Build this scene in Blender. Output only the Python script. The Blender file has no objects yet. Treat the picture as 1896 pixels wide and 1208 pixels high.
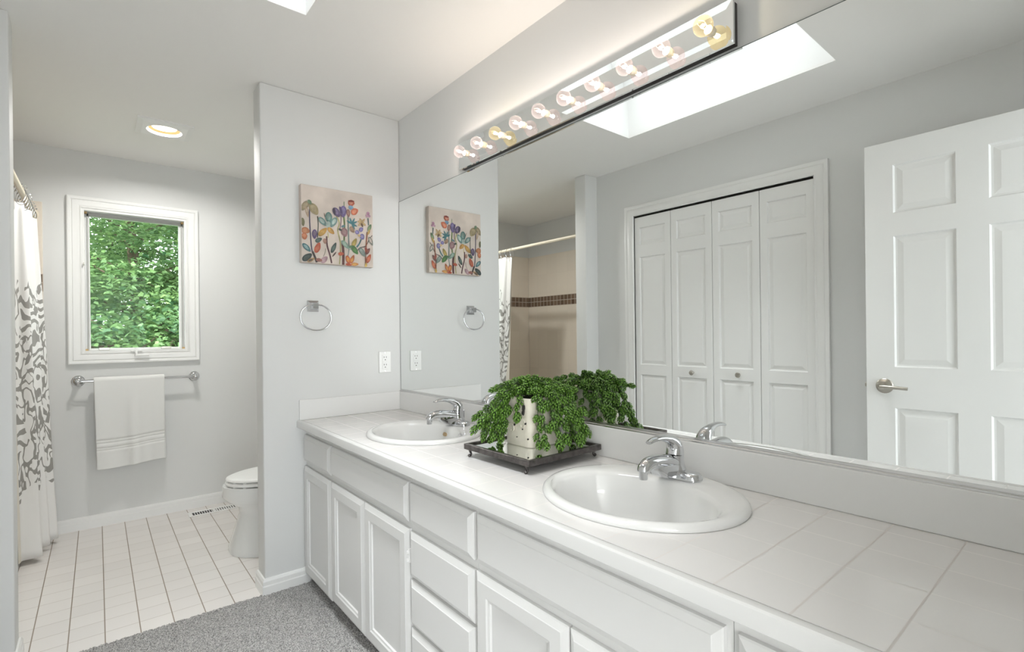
import bpy, bmesh, math, random
from mathutils import Vector, Matrix

S = bpy.context.scene
C = S.collection
PI = math.pi

# ---------------------------------------------------------------- camera, world, sun, large lights, exposure
camd = bpy.data.cameras.new('camera')
camd.sensor_fit = 'HORIZONTAL'
camd.sensor_width = 36.0
camd.lens = 17.70
camd.shift_y = 0.00764
camd.clip_start = 0.02
cam = bpy.data.objects.new('camera', camd)
C.objects.link(cam)
cR = Vector((0.77172286, -0.63585743, -0.01136417))
cU = Vector((0.00877056, -0.00722646, 0.99993543))
cF = Vector((0.6358985, 0.7717727, 0.0))
m = Matrix((( cR.x, cU.x, -cF.x, -1.30854), (cR.y, cU.y, -cF.y, 0.0), (cR.z, cU.z, -cF.z, 1.21924), (0, 0, 0, 1)))
cam.matrix_world = m
S.camera = cam

w = bpy.data.worlds.new('sky')
S.world = w
w.use_nodes = True
w.node_tree.nodes['Background'].inputs[0].default_value = (0.90, 0.96, 1.0, 1)
w.node_tree.nodes['Background'].inputs[1].default_value = 5.6

def lamp(name, kind, loc, energy, color=(1, 1, 1), size=None, rot=None, sx=None, sy=None, spread=None):
    l = bpy.data.lights.new(name, kind)
    l.energy = energy
    l.color = color
    if kind == 'POINT':
        l.shadow_soft_size = size
    if kind == 'AREA':
        l.shape = 'RECTANGLE'
        l.size = sx
        l.size_y = sy
    if spread:
        l.spread = math.radians(spread)
    if kind == 'SUN':
        l.angle = 0.02
    o = bpy.data.objects.new(name, l)
    o.location = loc
    if rot:
        o.rotation_euler = rot
    C.objects.link(o)
    return o

lamp('sun', 'SUN', (-6, 6, 9), 6.0, (1.0, 0.95, 0.85), rot=(0.15, -math.radians(52), 0))
# daylight falling through the roof window, at the top of its shaft
lamp('skylight_daylight', 'AREA', (-0.967, 1.369, 2.93), 8, (0.95, 0.98, 1.0), sx=0.50, sy=1.08, spread=64)

# two unseen fill lamps added in the bedroom, shining in through the doorway
lamp('bedroom_fill', 'AREA', (-1.1, -3.45, 1.3), 10, (1.0, 0.98, 0.95), sx=2.4, sy=1.8, rot=(math.radians(90), 0, 0))
lamp('bedroom_fill_side', 'AREA', (-3.1, -2.7, 1.35), 70, (1.0, 0.98, 0.95), sx=1.6, sy=1.7, rot=(math.radians(90), 0, math.radians(-58)))
S.view_settings.view_transform = 'Standard'
S.view_settings.look = 'None'
S.view_settings.exposure = 0.27
S.view_settings.gamma = 1.0
S.view_settings.use_curve_mapping = False
S.cycles.use_denoising = True
S.cycles.max_bounces = 12
S.cycles.diffuse_bounces = 6
S.cycles.glossy_bounces = 6
S.cycles.transmission_bounces = 6
S.cycles.transparent_max_bounces = 16
S.cycles.sample_clamp_indirect = 4.0
S.cycles.blur_glossy = 0.3

# ---------------------------------------------------------------- materials
def nmat(name):
    m_ = bpy.data.materials.new(name)
    m_.use_nodes = True
    return m_, m_.node_tree, m_.node_tree.nodes['Principled BSDF']

def mat(name, col, rough=0.5, metal=0.0, spec=0.5, coat=0.0, bump=None, var=None, sheen=0.0):
    m_, nt, b = nmat(name)
    b.inputs['Base Color'].default_value = (*col, 1)
    b.inputs['Roughness'].default_value = rough
    b.inputs['Metallic'].default_value = metal
    b.inputs['Specular IOR Level'].default_value = spec
    b.inputs['Coat Weight'].default_value = coat
    b.inputs['Sheen Weight'].default_value = sheen
    tc = nt.nodes.new('ShaderNodeTexCoord')
    if var:
        sc, amt = var
        n = nt.nodes.new('ShaderNodeTexNoise')
        n.inputs['Scale'].default_value = sc
        n.inputs['Detail'].default_value = 4
        nt.links.new(tc.outputs['Object'], n.inputs['Vector'])
        r = nt.nodes.new('ShaderNodeMapRange')
        r.inputs['From Min'].default_value = 0.3
        r.inputs['From Max'].default_value = 0.7
        r.inputs['To Min'].default_value = 1 - amt
        r.inputs['To Max'].default_value = 1 + amt
        nt.links.new(n.outputs['Fac'], r.inputs['Value'])
        mx = nt.nodes.new('ShaderNodeMix')
        mx.data_type = 'RGBA'
        mx.blend_type = 'MULTIPLY'
        mx.inputs[0].default_value = 1
        mx.inputs[6].default_value = (*col, 1)
        nt.links.new(r.outputs[0], mx.inputs[7])
        nt.links.new(mx.outputs[2], b.inputs['Base Color'])
    if bump:
        sc, st = bump
        n = nt.nodes.new('ShaderNodeTexNoise')
        n.inputs['Scale'].default_value = sc
        n.inputs['Detail'].default_value = 5
        nt.links.new(tc.outputs['Object'], n.inputs['Vector'])
        bp = nt.nodes.new('ShaderNodeBump')
        bp.inputs['Strength'].default_value = st
        bp.inputs['Distance'].default_value = 0.002
        nt.links.new(n.outputs['Fac'], bp.inputs['Height'])
        nt.links.new(bp.outputs[0], b.inputs['Normal'])
    return m_

def math_node(nt, op, a, b=None, c=None):
    n = nt.nodes.new('ShaderNodeMath')
    n.operation = op
    for i, v in enumerate((a, b, c)):
        if v is None:
            continue
        if isinstance(v, (int, float)):
            n.inputs[i].default_value = v
        else:
            nt.links.new(v, n.inputs[i])
    return n.outputs[0]

def line_mask(nt, coord, x0, p, wd):
    """1 on grout lines at x0 + k p, width wd"""
    t = math_node(nt, 'DIVIDE', math_node(nt, 'SUBTRACT', coord, x0), p)
    f = math_node(nt, 'FRACT', math_node(nt, 'ADD', t, 0.5))
    d = math_node(nt, 'ABSOLUTE', math_node(nt, 'SUBTRACT', f, 0.5))
    return math_node(nt, 'LESS_THAN', d, wd / p / 2)

def tile_mat(name, col, axes, g1, g2, rough=0.2, var=0.03, wd=0.003):
    """glazed tiles; axes = ((axis, x0, pitch), (axis, x0, pitch)); g1/g2 grout colours of the lines across each axis"""
    m_, nt, b = nmat(name)
    geo = nt.nodes.new('ShaderNodeNewGeometry')
    sp = nt.nodes.new('ShaderNodeSeparateXYZ')
    nt.links.new(geo.outputs['Position'], sp.inputs[0])
    (a1, x1, p1), (a2, x2, p2) = axes
    m1 = line_mask(nt, sp.outputs[a1], x1, p1, wd)
    m2 = line_mask(nt, sp.outputs[a2], x2, p2, wd)
    # per-tile tint
    f1 = math_node(nt, 'FLOOR', math_node(nt, 'DIVIDE', math_node(nt, 'SUBTRACT', sp.outputs[a1], x1), p1))
    f2 = math_node(nt, 'FLOOR', math_node(nt, 'DIVIDE', math_node(nt, 'SUBTRACT', sp.outputs[a2], x2), p2))
    cb = nt.nodes.new('ShaderNodeCombineXYZ')
    nt.links.new(f1, cb.inputs[0])
    nt.links.new(f2, cb.inputs[1])
    wn = nt.nodes.new('ShaderNodeTexWhiteNoise')
    wn.noise_dimensions = '2D'
    nt.links.new(cb.outputs[0], wn.inputs['Vector'])
    k = math_node(nt, 'MULTIPLY_ADD', wn.outputs['Value'], 2 * var, 1 - var)
    mx = nt.nodes.new('ShaderNodeMix')
    mx.data_type = 'RGBA'
    mx.blend_type = 'MULTIPLY'
    mx.inputs[0].default_value = 1
    mx.inputs[6].default_value = (*col, 1)
    nt.links.new(k, mx.inputs[7])
    out = mx.outputs[2]
    for mk, g in ((m2, g2), (m1, g1)):
        q = nt.nodes.new('ShaderNodeMix')
        q.data_type = 'RGBA'
        nt.links.new(mk, q.inputs[0])
        nt.links.new(out, q.inputs[6])
        q.inputs[7].default_value = (*g, 1)
        out = q.outputs[2]
    nt.links.new(out, b.inputs['Base Color'])
    mm = math_node(nt, 'MAXIMUM', m1, m2)
    nt.links.new(math_node(nt, 'MULTIPLY_ADD', mm, 0.6, rough), b.inputs['Roughness'])
    bp = nt.nodes.new('ShaderNodeBump')
    bp.inputs['Strength'].default_value = 0.25
    bp.inputs['Distance'].default_value = 0.001
    nt.links.new(math_node(nt, 'SUBTRACT', 1.0, mm), bp.inputs['Height'])
    nt.links.new(bp.outputs[0], b.inputs['Normal'])
    return m_

M = {}
M['paint'] = mat('grey wall paint', (0.70, 0.704, 0.694), 0.6, bump=(220, 0.08))
M['ceiling'] = mat('ceiling paint', (0.85, 0.84, 0.82), 0.8, bump=(160, 0.06))
M['trim'] = mat('white gloss trim paint', (0.80, 0.80, 0.785), 0.32)
M['cab'] = mat('white cabinet paint', (0.70, 0.70, 0.69), 0.38, bump=(40, 0.02))
M['dark'] = mat('dark gap', (0.02, 0.018, 0.015), 0.8)
M['shaft'] = mat('white shaft paint', (0.86, 0.86, 0.85), 0.7)
M['ceramic'] = mat('white vitreous china', (0.78, 0.785, 0.775), 0.08, coat=0.5)
M['chrome'] = mat('polished chrome', (0.68, 0.69, 0.71), 0.06, 1.0)
M['nickel'] = mat('brushed nickel', (0.50, 0.47, 0.42), 0.28, 1.0)
M['pewter'] = mat('aged pewter', (0.115, 0.106, 0.103), 0.35, 0.9, bump=(90, 0.3), var=(60, 0.35))
M['mirror'] = mat('mirror silver', (0.905, 0.925, 0.92), 0.0, 1.0)
M['mirror_edge'] = mat('ground glass edge', (0.10, 0.12, 0.115), 0.3)
M['steel'] = mat('channel steel', (0.66, 0.66, 0.66), 0.25, 1.0)
M['plastic'] = mat('white plastic', (0.83, 0.83, 0.815), 0.3)
M['slot'] = mat('outlet slot', (0.03, 0.03, 0.03), 0.6)
M['towel'] = mat('white terry cloth', (0.84, 0.84, 0.82), 0.95, bump=(900, 0.9), sheen=0.3)
M['cream'] = mat('cream enamel rod', (0.78, 0.70, 0.56), 0.35)
M['liner'] = mat('ivory curtain liner', (0.74, 0.70, 0.62), 0.6)
M['canvas'] = mat('beige canvas', (0.585, 0.515, 0.46), 0.85, bump=(700, 0.25), var=(9, 0.14))
M['edge_tile'] = mat('white glazed edge tile', (0.70, 0.70, 0.69), 0.22)
M['backsplash'] = mat('white glazed splash tile', (0.80, 0.80, 0.79), 0.2)
M['toilet'] = M['ceramic']
M['pot'] = mat('crackled cream pottery', (0.74, 0.70, 0.60), 0.35, bump=(60, 0.6), var=(25, 0.06))
M['chip'] = mat('dark chip in glaze', (0.03, 0.028, 0.025), 0.8)
M['stem'] = mat('dark green stem', (0.045, 0.06, 0.03), 0.6)
M['soil'] = mat('dark moss', (0.02, 0.03, 0.015), 0.9, bump=(80, 0.8))
M['black'] = mat('black lacquered metal', (0.035, 0.032, 0.03), 0.3)
M['screen_shade'] = mat('screen frame shadow grey', (0.42, 0.42, 0.40), 0.5)
M['wood'] = mat('bare wood corner', (0.55, 0.38, 0.18), 0.6)
M['bark'] = mat('tree bark', (0.10, 0.075, 0.05), 0.9, bump=(30, 0.6))
M['grass'] = mat('grass ground', (0.06, 0.10, 0.03), 0.9, var=(3, 0.4))
M['overflow'] = mat('tan overflow ring', (0.50, 0.36, 0.20), 0.4)
M['tub'] = mat('white tub enamel', (0.78, 0.77, 0.74), 0.15)
M['rubber'] = mat('clear liner hem', (0.70, 0.68, 0.62), 0.4)

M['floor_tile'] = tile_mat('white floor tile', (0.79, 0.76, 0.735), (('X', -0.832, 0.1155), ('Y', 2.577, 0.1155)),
                           (0.28, 0.235, 0.19), (0.52, 0.48, 0.45), rough=0.22, wd=0.004)  # joints running along X painted paler for the grazing view; real grout is equal
M['counter_tile'] = tile_mat('white counter tile', (0.755, 0.745, 0.735), (('Y', 0.1945, 0.1165), ('X', -0.427, 0.1185)),
                             (0.63, 0.605, 0.585), (0.67, 0.655, 0.64), rough=0.1, var=0.012, wd=0.0035)
M['tub_tile'] = tile_mat('beige glazed wall tile', (0.79, 0.715, 0.62), (('Y', 4.235, 0.152), ('Z', 2.06, 0.203)),
                         (0.69, 0.62, 0.53), (0.69, 0.62, 0.53), rough=0.12, wd=0.002)
M['tub_tile_x'] = tile_mat('beige glazed wall tile end', (0.79, 0.715, 0.62), (('X', -2.43, 0.152), ('Z', 2.06, 0.203)),
                           (0.69, 0.62, 0.53), (0.69, 0.62, 0.53), rough=0.12, wd=0.002)
M['mosaic'] = tile_mat('brown mosaic', (0.17, 0.115, 0.08), (('Y', 4.235, 0.051), ('Z', 1.567, 0.0535)),
                       (0.50, 0.43, 0.36), (0.50, 0.43, 0.36), rough=0.15, var=0.25, wd=0.006)
M['mosaic_x'] = tile_mat('brown mosaic end', (0.17, 0.115, 0.08), (('X', -2.43, 0.051), ('Z', 1.567, 0.0535)),
                         (0.50, 0.43, 0.36), (0.50, 0.43, 0.36), rough=0.15, var=0.25, wd=0.006)

def carpet_mat():
    m_, nt, b = nmat('grey flecked carpet')
    tc = nt.nodes.new('ShaderNodeTexCoord')
    n = nt.nodes.new('ShaderNodeTexNoise')
    n.inputs['Scale'].default_value = 210
    n.inputs['Detail'].default_value = 3
    n.inputs['Roughness'].default_value = 0.7
    nt.links.new(tc.outputs['Object'], n.inputs['Vector'])
    r = nt.nodes.new('ShaderNodeValToRGB')
    r.color_ramp.elements[0].position = 0.36
    r.color_ramp.elements[0].color = (0.15, 0.147, 0.143, 1)
    r.color_ramp.elements[1].position = 0.62
    r.color_ramp.elements[1].color = (0.60, 0.59, 0.575, 1)
    nt.links.new(n.outputs['Fac'], r.inputs[0])
    nt.links.new(r.outputs[0], b.inputs['Base Color'])
    b.inputs['Roughness'].default_value = 0.95
    b.inputs['Specular IOR Level'].default_value = 0.1
    bp = nt.nodes.new('ShaderNodeBump')
    bp.inputs['Strength'].default_value = 0.8
    bp.inputs['Distance'].default_value = 0.004
    nt.links.new(n.outputs['Fac'], bp.inputs['Height'])
    nt.links.new(bp.outputs[0], b.inputs['Normal'])
    return m_
M['carpet'] = carpet_mat()

def glass_mat(name, tint=(1, 1, 1), gloss=0.08, clear=0.92):
    """thin clear pane: mostly transparent with a fresnel reflection"""
    m_ = bpy.data.materials.new(name)
    m_.use_nodes = True
    nt = m_.node_tree
    nt.nodes.clear()
    o = nt.nodes.new('ShaderNodeOutputMaterial')
    t = nt.nodes.new('ShaderNodeBsdfTransparent')
    t.inputs[0].default_value = (*tint, 1)
    g = nt.nodes.new('ShaderNodeBsdfGlossy')
    g.inputs['Roughness'].default_value = 0.02
    fr = nt.nodes.new('ShaderNodeLayerWeight')
    fr.inputs[0].default_value = gloss
    mx = nt.nodes.new('ShaderNodeMixShader')
    nt.links.new(fr.outputs['Fresnel'], mx.inputs[0])
    nt.links.new(t.outputs[0], mx.inputs[1])
    nt.links.new(g.outputs[0], mx.inputs[2])
    nt.links.new(mx.outputs[0], o.inputs[0])
    return m_
M['acrylic'] = glass_mat('sky dimming acrylic roof pane', (0.28, 0.29, 0.29), 0.12)  # dark tint added to dim the sky light entering the shaft
M['pane'] = glass_mat('window pane', (0.93, 0.96, 0.94), 0.12)

def bulb_mat(name, tint):
    m_ = bpy.data.materials.new(name)
    m_.use_nodes = True
    nt = m_.node_tree
    nt.nodes.clear()
    o = nt.nodes.new('ShaderNodeOutputMaterial')
    t = nt.nodes.new('ShaderNodeBsdfTransparent')
    t.inputs[0].default_value = (*tint, 1)
    tl_ = nt.nodes.new('ShaderNodeBsdfTranslucent')
    tl_.inputs[0].default_value = (*tint, 1)
    g = nt.nodes.new('ShaderNodeBsdfGlossy')
    g.inputs['Roughness'].default_value = 0.05
    m1 = nt.nodes.new('ShaderNodeMixShader')
    lw_ = nt.nodes.new('ShaderNodeLayerWeight')
    lw_.inputs[0].default_value = 0.3
    nt.links.new(math_node(nt, 'MULTIPLY_ADD', lw_.outputs['Facing'], 0.035, 0.010), m1.inputs[0])
    nt.links.new(t.outputs[0], m1.inputs[1])
    nt.links.new(tl_.outputs[0], m1.inputs[2])
    m2 = nt.nodes.new('ShaderNodeMixShader')
    m2.inputs[0].default_value = 0.06
    nt.links.new(m1.outputs[0], m2.inputs[1])
    nt.links.new(g.outputs[0], m2.inputs[2])
    nt.links.new(m2.outputs[0], o.inputs[0])
    return m_

def emit_mat(name, col, s):
    m_ = bpy.data.materials.new(name)
    m_.use_nodes = True
    nt = m_.node_tree
    b = nt.nodes['Principled BSDF']
    b.inputs['Base Color'].default_value = (*col, 1)
    b.inputs['Emission Color'].default_value = (*col, 1)
    b.inputs['Emission Strength'].default_value = s
    return m_
M['bulb_pink'] = bulb_mat('bulb glass clear rose', (0.96, 0.88, 0.88))
M['bulb_gold'] = bulb_mat('bulb glass clear gold', (0.96, 0.87, 0.66))
M['filament'] = emit_mat('lit filament', (1.0, 0.86, 0.66), 40)
M['reflector'] = emit_mat('amber glowing reflector', (1.0, 0.60, 0.27), 0.8)
M['reflector'].node_tree.nodes['Principled BSDF'].inputs['Base Color'].default_value = (0.02, 0.01, 0.004, 1)
M['reflector'].node_tree.nodes['Principled BSDF'].inputs['Specular IOR Level'].default_value = 0.0
M['lens'] = emit_mat('lit lamp lens', (1.0, 0.88, 0.68), 6)

def curtain_mat():
    m_, nt, b = nmat('white curtain with grey branch print')
    tc = nt.nodes.new('ShaderNodeTexCoord')
    uv = nt.nodes.new('ShaderNodeUVMap')
    sp = nt.nodes.new('ShaderNodeSeparateXYZ')
    nt.links.new(uv.outputs[0], sp.inputs[0])
    mp = nt.nodes.new('ShaderNodeMapping')
    nt.links.new(uv.outputs[0], mp.inputs[0])
    n = nt.nodes.new('ShaderNodeTexNoise')
    n.inputs['Scale'].default_value = 10
    n.inputs['Detail'].default_value = 0.6
    n.inputs['Distortion'].default_value = 1.1
    nt.links.new(mp.outputs[0], n.inputs['Vector'])
    band = math_node(nt, 'LESS_THAN', math_node(nt, 'ABSOLUTE', math_node(nt, 'SUBTRACT', n.outputs['Fac'], 0.5)), 0.06)
    # second family of strokes (leaf veins)
    wv = nt.nodes.new('ShaderNodeTexWave')
    wv.wave_type = 'RINGS'
    wv.inputs['Scale'].default_value = 5
    wv.inputs['Distortion'].default_value = 9
    wv.inputs['Detail'].default_value = 0.5
    wv.inputs['Detail Scale'].default_value = 1.3
    nt.links.new(mp.outputs[0], wv.inputs['Vector'])
    b2 = math_node(nt, 'GREATER_THAN', wv.outputs['Fac'], 0.56)
    n3 = nt.nodes.new('ShaderNodeTexNoise')
    n3.inputs['Scale'].default_value = 4
    nt.links.new(mp.outputs[0], n3.inputs['Vector'])
    sel = math_node(nt, 'GREATER_THAN', n3.outputs['Fac'], 0.5)
    strokes = math_node(nt, 'ADD', math_node(nt, 'MULTIPLY', band, math_node(nt, 'SUBTRACT', 1.0, sel)), math_node(nt, 'MULTIPLY', b2, sel))
    # printed zone with a ragged outline
    z = math_node(nt, 'ADD', sp.outputs[1], math_node(nt, 'MULTIPLY', math_node(nt, 'SUBTRACT', n3.outputs['Fac'], 0.5), 0.5))
    zone = math_node(nt, 'MULTIPLY', math_node(nt, 'GREATER_THAN', z, 0.40), math_node(nt, 'LESS_THAN', z, 1.52))
    k = math_node(nt, 'MULTIPLY', math_node(nt, 'MINIMUM', strokes, 1.0), zone)
    mx = nt.nodes.new('ShaderNodeMix')
    mx.data_type = 'RGBA'
    nt.links.new(k, mx.inputs[0])
    mx.inputs[6].default_value = (0.80, 0.79, 0.77, 1)
    mx.inputs[7].default_value = (0.30, 0.29, 0.27, 1)
    nt.links.new(mx.outputs[2], b.inputs['Base Color'])
    b.inputs['Roughness'].default_value = 0.85
    return m_
M['curtain'] = curtain_mat()

def leaf_mat(name, base, tip, attr='tint', trans=0.25):
    m_, nt, b = nmat(name)
    a = nt.nodes.new('ShaderNodeAttribute')
    a.attribute_name = attr
    mx = nt.nodes.new('ShaderNodeMix')
    mx.data_type = 'RGBA'
    nt.links.new(a.outputs['Fac'], mx.inputs[0])
    mx.inputs[6].default_value = (*base, 1)
    mx.inputs[7].default_value = (*tip, 1)
    nt.links.new(mx.outputs[2], b.inputs['Base Color'])
    b.inputs['Roughness'].default_value = 0.45
    if trans:
        o = nt.nodes['Material Output']
        t = nt.nodes.new('ShaderNodeBsdfTranslucent')
        nt.links.new(mx.outputs[2], t.inputs[0])
        ms = nt.nodes.new('ShaderNodeMixShader')
        ms.inputs[0].default_value = trans
        nt.links.new(b.outputs[0], ms.inputs[1])
        nt.links.new(t.outputs[0], ms.inputs[2])
        nt.links.new(ms.outputs[0], o.inputs[0])
    return m_
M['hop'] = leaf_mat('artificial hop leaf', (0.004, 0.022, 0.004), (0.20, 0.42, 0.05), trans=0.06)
M['tree_leaf'] = leaf_mat('tree leaf', (0.06, 0.14, 0.065), (0.30, 0.45, 0.17), trans=0.4)

# ---------------------------------------------------------------- mesh helpers
def bx(bm, x0, x1, y0, y1, z0, z1, bev=0.0, seg=2):
    x0, x1 = min(x0, x1), max(x0, x1)
    y0, y1 = min(y0, y1), max(y0, y1)
    z0, z1 = min(z0, z1), max(z0, z1)
    vs = [bm.verts.new((x, y, z)) for x in (x0, x1) for y in (y0, y1) for z in (z0, z1)]
    fs = [(0, 1, 3, 2), (4, 6, 7, 5), (0, 4, 5, 1), (2, 3, 7, 6), (0, 2, 6, 4), (1, 5, 7, 3)]
    nf = [bm.faces.new([vs[i] for i in f]) for f in fs]
    if bev > 0:
        es = list({e for f in nf for e in f.edges})
        bmesh.ops.bevel(bm, geom=es, offset=bev, segments=seg, affect='EDGES', profile=0.5)

def loft(bm, rings, close=True, cap0=True, cap1=True):
    """rings: lists of points of equal length"""
    vr = [[bm.verts.new(p) for p in r] for r in rings]
    n = len(vr[0])
    for a, b in zip(vr, vr[1:]):
        for i in range(n if close else n - 1):
            j = (i + 1) % n
            bm.faces.new((a[i], a[j], b[j], b[i]))
    if cap0:
        bm.faces.new(list(reversed(vr[0])))
    if cap1:
        bm.faces.new(vr[-1])
    return vr

def lathe(bm, prof, origin=(0, 0, 0), axis='Z', n=32, cap0=True, cap1=True):
    """prof: (radius, height) pairs"""
    o = Vector(origin)
    rings = []
    for r, h in prof:
        ring = []
        for i in range(n):
            a = 2 * PI * i / n
            c, s = r * math.cos(a), r * math.sin(a)
            if axis == 'Z':
                p = (c, s, h)
            elif axis == 'X':
                p = (h, c, s)
            else:
                p = (s, h, c)
            ring.append(o + Vector(p))
        rings.append(ring)
    loft(bm, rings, True, cap0, cap1)

def smooth_path(pts, n=6):
    out = []
    P = [Vector(p) for p in pts]
    for i in range(len(P) - 1):
        p0 = P[max(i - 1, 0)]
        p1, p2 = P[i], P[i + 1]
        p3 = P[min(i + 2, len(P) - 1)]
        for k in range(n):
            t = k / n
            out.append(0.5 * ((2 * p1) + (p2 - p0) * t + (2 * p0 - 5 * p1 + 4 * p2 - p3) * t * t + (3 * p1 - p0 - 3 * p2 + p3) * t ** 3))
    out.append(P[-1])
    return out

def tube(bm, pts, rad, n=12, closed=False, cap=True, flat=1.0, up=None):
    """tube along points; rad a number or a list; flat scales the second cross axis"""
    P = [Vector(p) for p in pts]
    R = rad if isinstance(rad, (list, tuple)) else [rad] * len(P)
    F = flat if isinstance(flat, (list, tuple)) else [flat] * len(P)
    rings = []
    u = None
    for i, p in enumerate(P):
        if closed:
            t = (P[(i + 1) % len(P)] - P[i - 1]).normalized()
        else:
            t = (P[min(i + 1, len(P) - 1)] - P[max(i - 1, 0)]).normalized()
        if u is None:
            ref = Vector(up) if up else (Vector((0, 0, 1)) if abs(t.z) < 0.9 else Vector((1, 0, 0)))
            u = t.cross(ref).normalized()
        else:
            u = (u - t * u.dot(t)).normalized()
        v = t.cross(u)
        rings.append([p + (u * math.cos(2 * PI * k / n) + v * math.sin(2 * PI * k / n) * F[i]) * R[i] for k in range(n)])
    vr = [[bm.verts.new(q) for q in r] for r in rings]
    m_ = len(vr)
    for i in range(m_ if closed else m_ - 1):
        a, b = vr[i], vr[(i + 1) % m_]
        for k in range(n):
            j = (k + 1) % n
            bm.faces.new((a[k], a[j], b[j], b[k]))
    if cap and not closed:
        bm.faces.new(list(reversed(vr[0])))
        bm.faces.new(vr[-1])

def sphere(bm, c, r, n=20, m_=12, sz=1.0):
    c = Vector(c)
    prof = [(r * math.sin(PI * i / m_), -r * sz * math.cos(PI * i / m_)) for i in range(m_ + 1)]
    prof[0] = (r * 0.02, prof[0][1])
    prof[-1] = (r * 0.02, prof[-1][1])
    lathe(bm, prof, c, 'Z', n)

def slab(bm, T, w_, h_, t_, panels, prof, edge=((0, 0),), us=(), vs=()):
    """moulded door face. T(u, v, d) -> point, d = 0 at the face, negative inwards.
    panels: (u0, u1, v0, v1); prof: loops of (inset, depth); edge: loops of (inset, depth) from the outside in"""
    e = edge[-1][0]
    U = sorted({e, w_ - e} | {p[0] for p in panels} | {p[1] for p in panels} | set(us))
    V = sorted({e, h_ - e} | {p[2] for p in panels} | {p[3] for p in panels} | set(vs))
    cache = {}
    def vt(u, v, d):
        k = (round(u, 5), round(v, 5), round(d, 5))
        if k not in cache:
            cache[k] = bm.verts.new(T(u, v, d))
        return cache[k]
    def inp(u, v):
        return any(p[0] < u < p[1] and p[2] < v < p[3] for p in panels)
    for i in range(len(U) - 1):
        for j in range(len(V) - 1):
            if inp((U[i] + U[i + 1]) / 2, (V[j] + V[j + 1]) / 2):
                continue
            d = edge[-1][1]
            bm.faces.new((vt(U[i], V[j], d), vt(U[i + 1], V[j], d), vt(U[i + 1], V[j + 1], d), vt(U[i], V[j + 1], d)))
    def rect(u0, u1, v0, v1, d, s):
        # perimeter through the cut lines so faces stay joined at the first loop
        return [(u0, v0), (u1, v0), (u1, v1), (u0, v1)]
    for (u0, u1, v0, v1) in panels:
        d0 = edge[-1][1]
        loops = [[bm.verts.new(T(u, v, d0 + d)) for (u, v) in rect(u0 + s, u1 - s, v0 + s, v1 - s, 0, 0)] for s, d in prof]
        for a, b in zip(loops, loops[1:]):
            for k in range(4):
                bm.faces.new((a[k], a[(k + 1) % 4], b[(k + 1) % 4], b[k]))
        bm.faces.new(loops[-1])
    loops = [[bm.verts.new(T(u, v, -t_)) for (u, v) in ((0, 0), (w_, 0), (w_, h_), (0, h_))]]
    for s, d in edge:
        loops.append([bm.verts.new(T(u, v, d)) for (u, v) in ((s, s), (w_ - s, s), (w_ - s, h_ - s), (s, h_ - s))])
    for a, b in zip(loops, loops[1:]):
        for k in range(4):
            bm.faces.new((a[k], a[(k + 1) % 4], b[(k + 1) % 4], b[k]))
    bm.faces.new(loops[0])

def world_loc(o):
    v = Vector((0, 0, 0))
    while o is not None:
        v += o.location
        o = o.parent
    return v

def obj(name, bm, material, parent=None, smooth=False, angle=40, loc=None):
    if loc is not None and parent is None:
        bmesh.ops.translate(bm, verts=bm.verts, vec=-Vector(loc))
    if parent is not None:
        bmesh.ops.translate(bm, verts=bm.verts, vec=-world_loc(parent))
    bmesh.ops.recalc_face_normals(bm, faces=bm.faces)
    me = bpy.data.meshes.new(name)
    if smooth:
        for f in bm.faces:
            f.smooth = True
        lim = math.radians(angle)
        for e in bm.edges:
            if len(e.link_faces) == 2 and e.calc_face_angle(0) > lim:
                e.smooth = False
    bm.to_mesh(me)
    bm.free()
    for mm in (material if isinstance(material, (list, tuple)) else [material]):
        me.materials.append(mm)
    o = bpy.data.objects.new(name, me)
    if loc is not None:
        o.location = loc
    if parent is not None:
        o.parent = parent
    C.objects.link(o)
    return o

def thing(name, label, cat, loc=(0, 0, 0), group=None):
    o = bpy.data.objects.new(name, None)
    o.empty_display_size = 0.05
    o.location = loc
    C.objects.link(o)
    o['label'] = label
    o['category'] = cat
    if group:
        o['group'] = group
    return o

def tag(o, label, cat, group=None, kind=None):
    o['label'] = label
    o['category'] = cat
    if group:
        o['group'] = group
    if kind:
        o['kind'] = kind
    return o

def struct(name, bm, material, smooth=False):
    o = obj(name, bm, material, smooth=smooth)
    o['kind'] = 'structure'
    return o

def sroot(name, label=None):
    o = bpy.data.objects.new(name, None)
    C.objects.link(o)
    o['kind'] = 'structure'
    if label:
        o['label'] = label
    return o

def B():
    return bmesh.new()

# ---------------------------------------------------------------- dimensions
H = 2.42            # ceiling
Y1 = 2.573          # partition wall face
PT = 0.122          # its thickness
Y2 = 4.235          # window wall
XW = -0.710         # partition end
XL = -1.679         # closet wall
XP = -1.549         # end of the stub wall
YB, YA = 2.578, 2.686
XT = -2.430         # wall behind the tub
Y0 = -0.05          # wall with the entry door
ZC = 0.807          # counter top

# ---------------------------------------------------------------- setting
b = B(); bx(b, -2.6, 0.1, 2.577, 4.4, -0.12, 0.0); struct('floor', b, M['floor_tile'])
b = B(); bx(b, 0.006, 0.13, -0.3, Y2 + 0.15, -0.1, H); struct('wall_right', b, M['paint'])
b = B(); bx(b, XW, 0.006, Y1, Y1 + PT, -0.02, H, 0.006, 3); struct('wall_partition', b, M['paint'], True)
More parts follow.
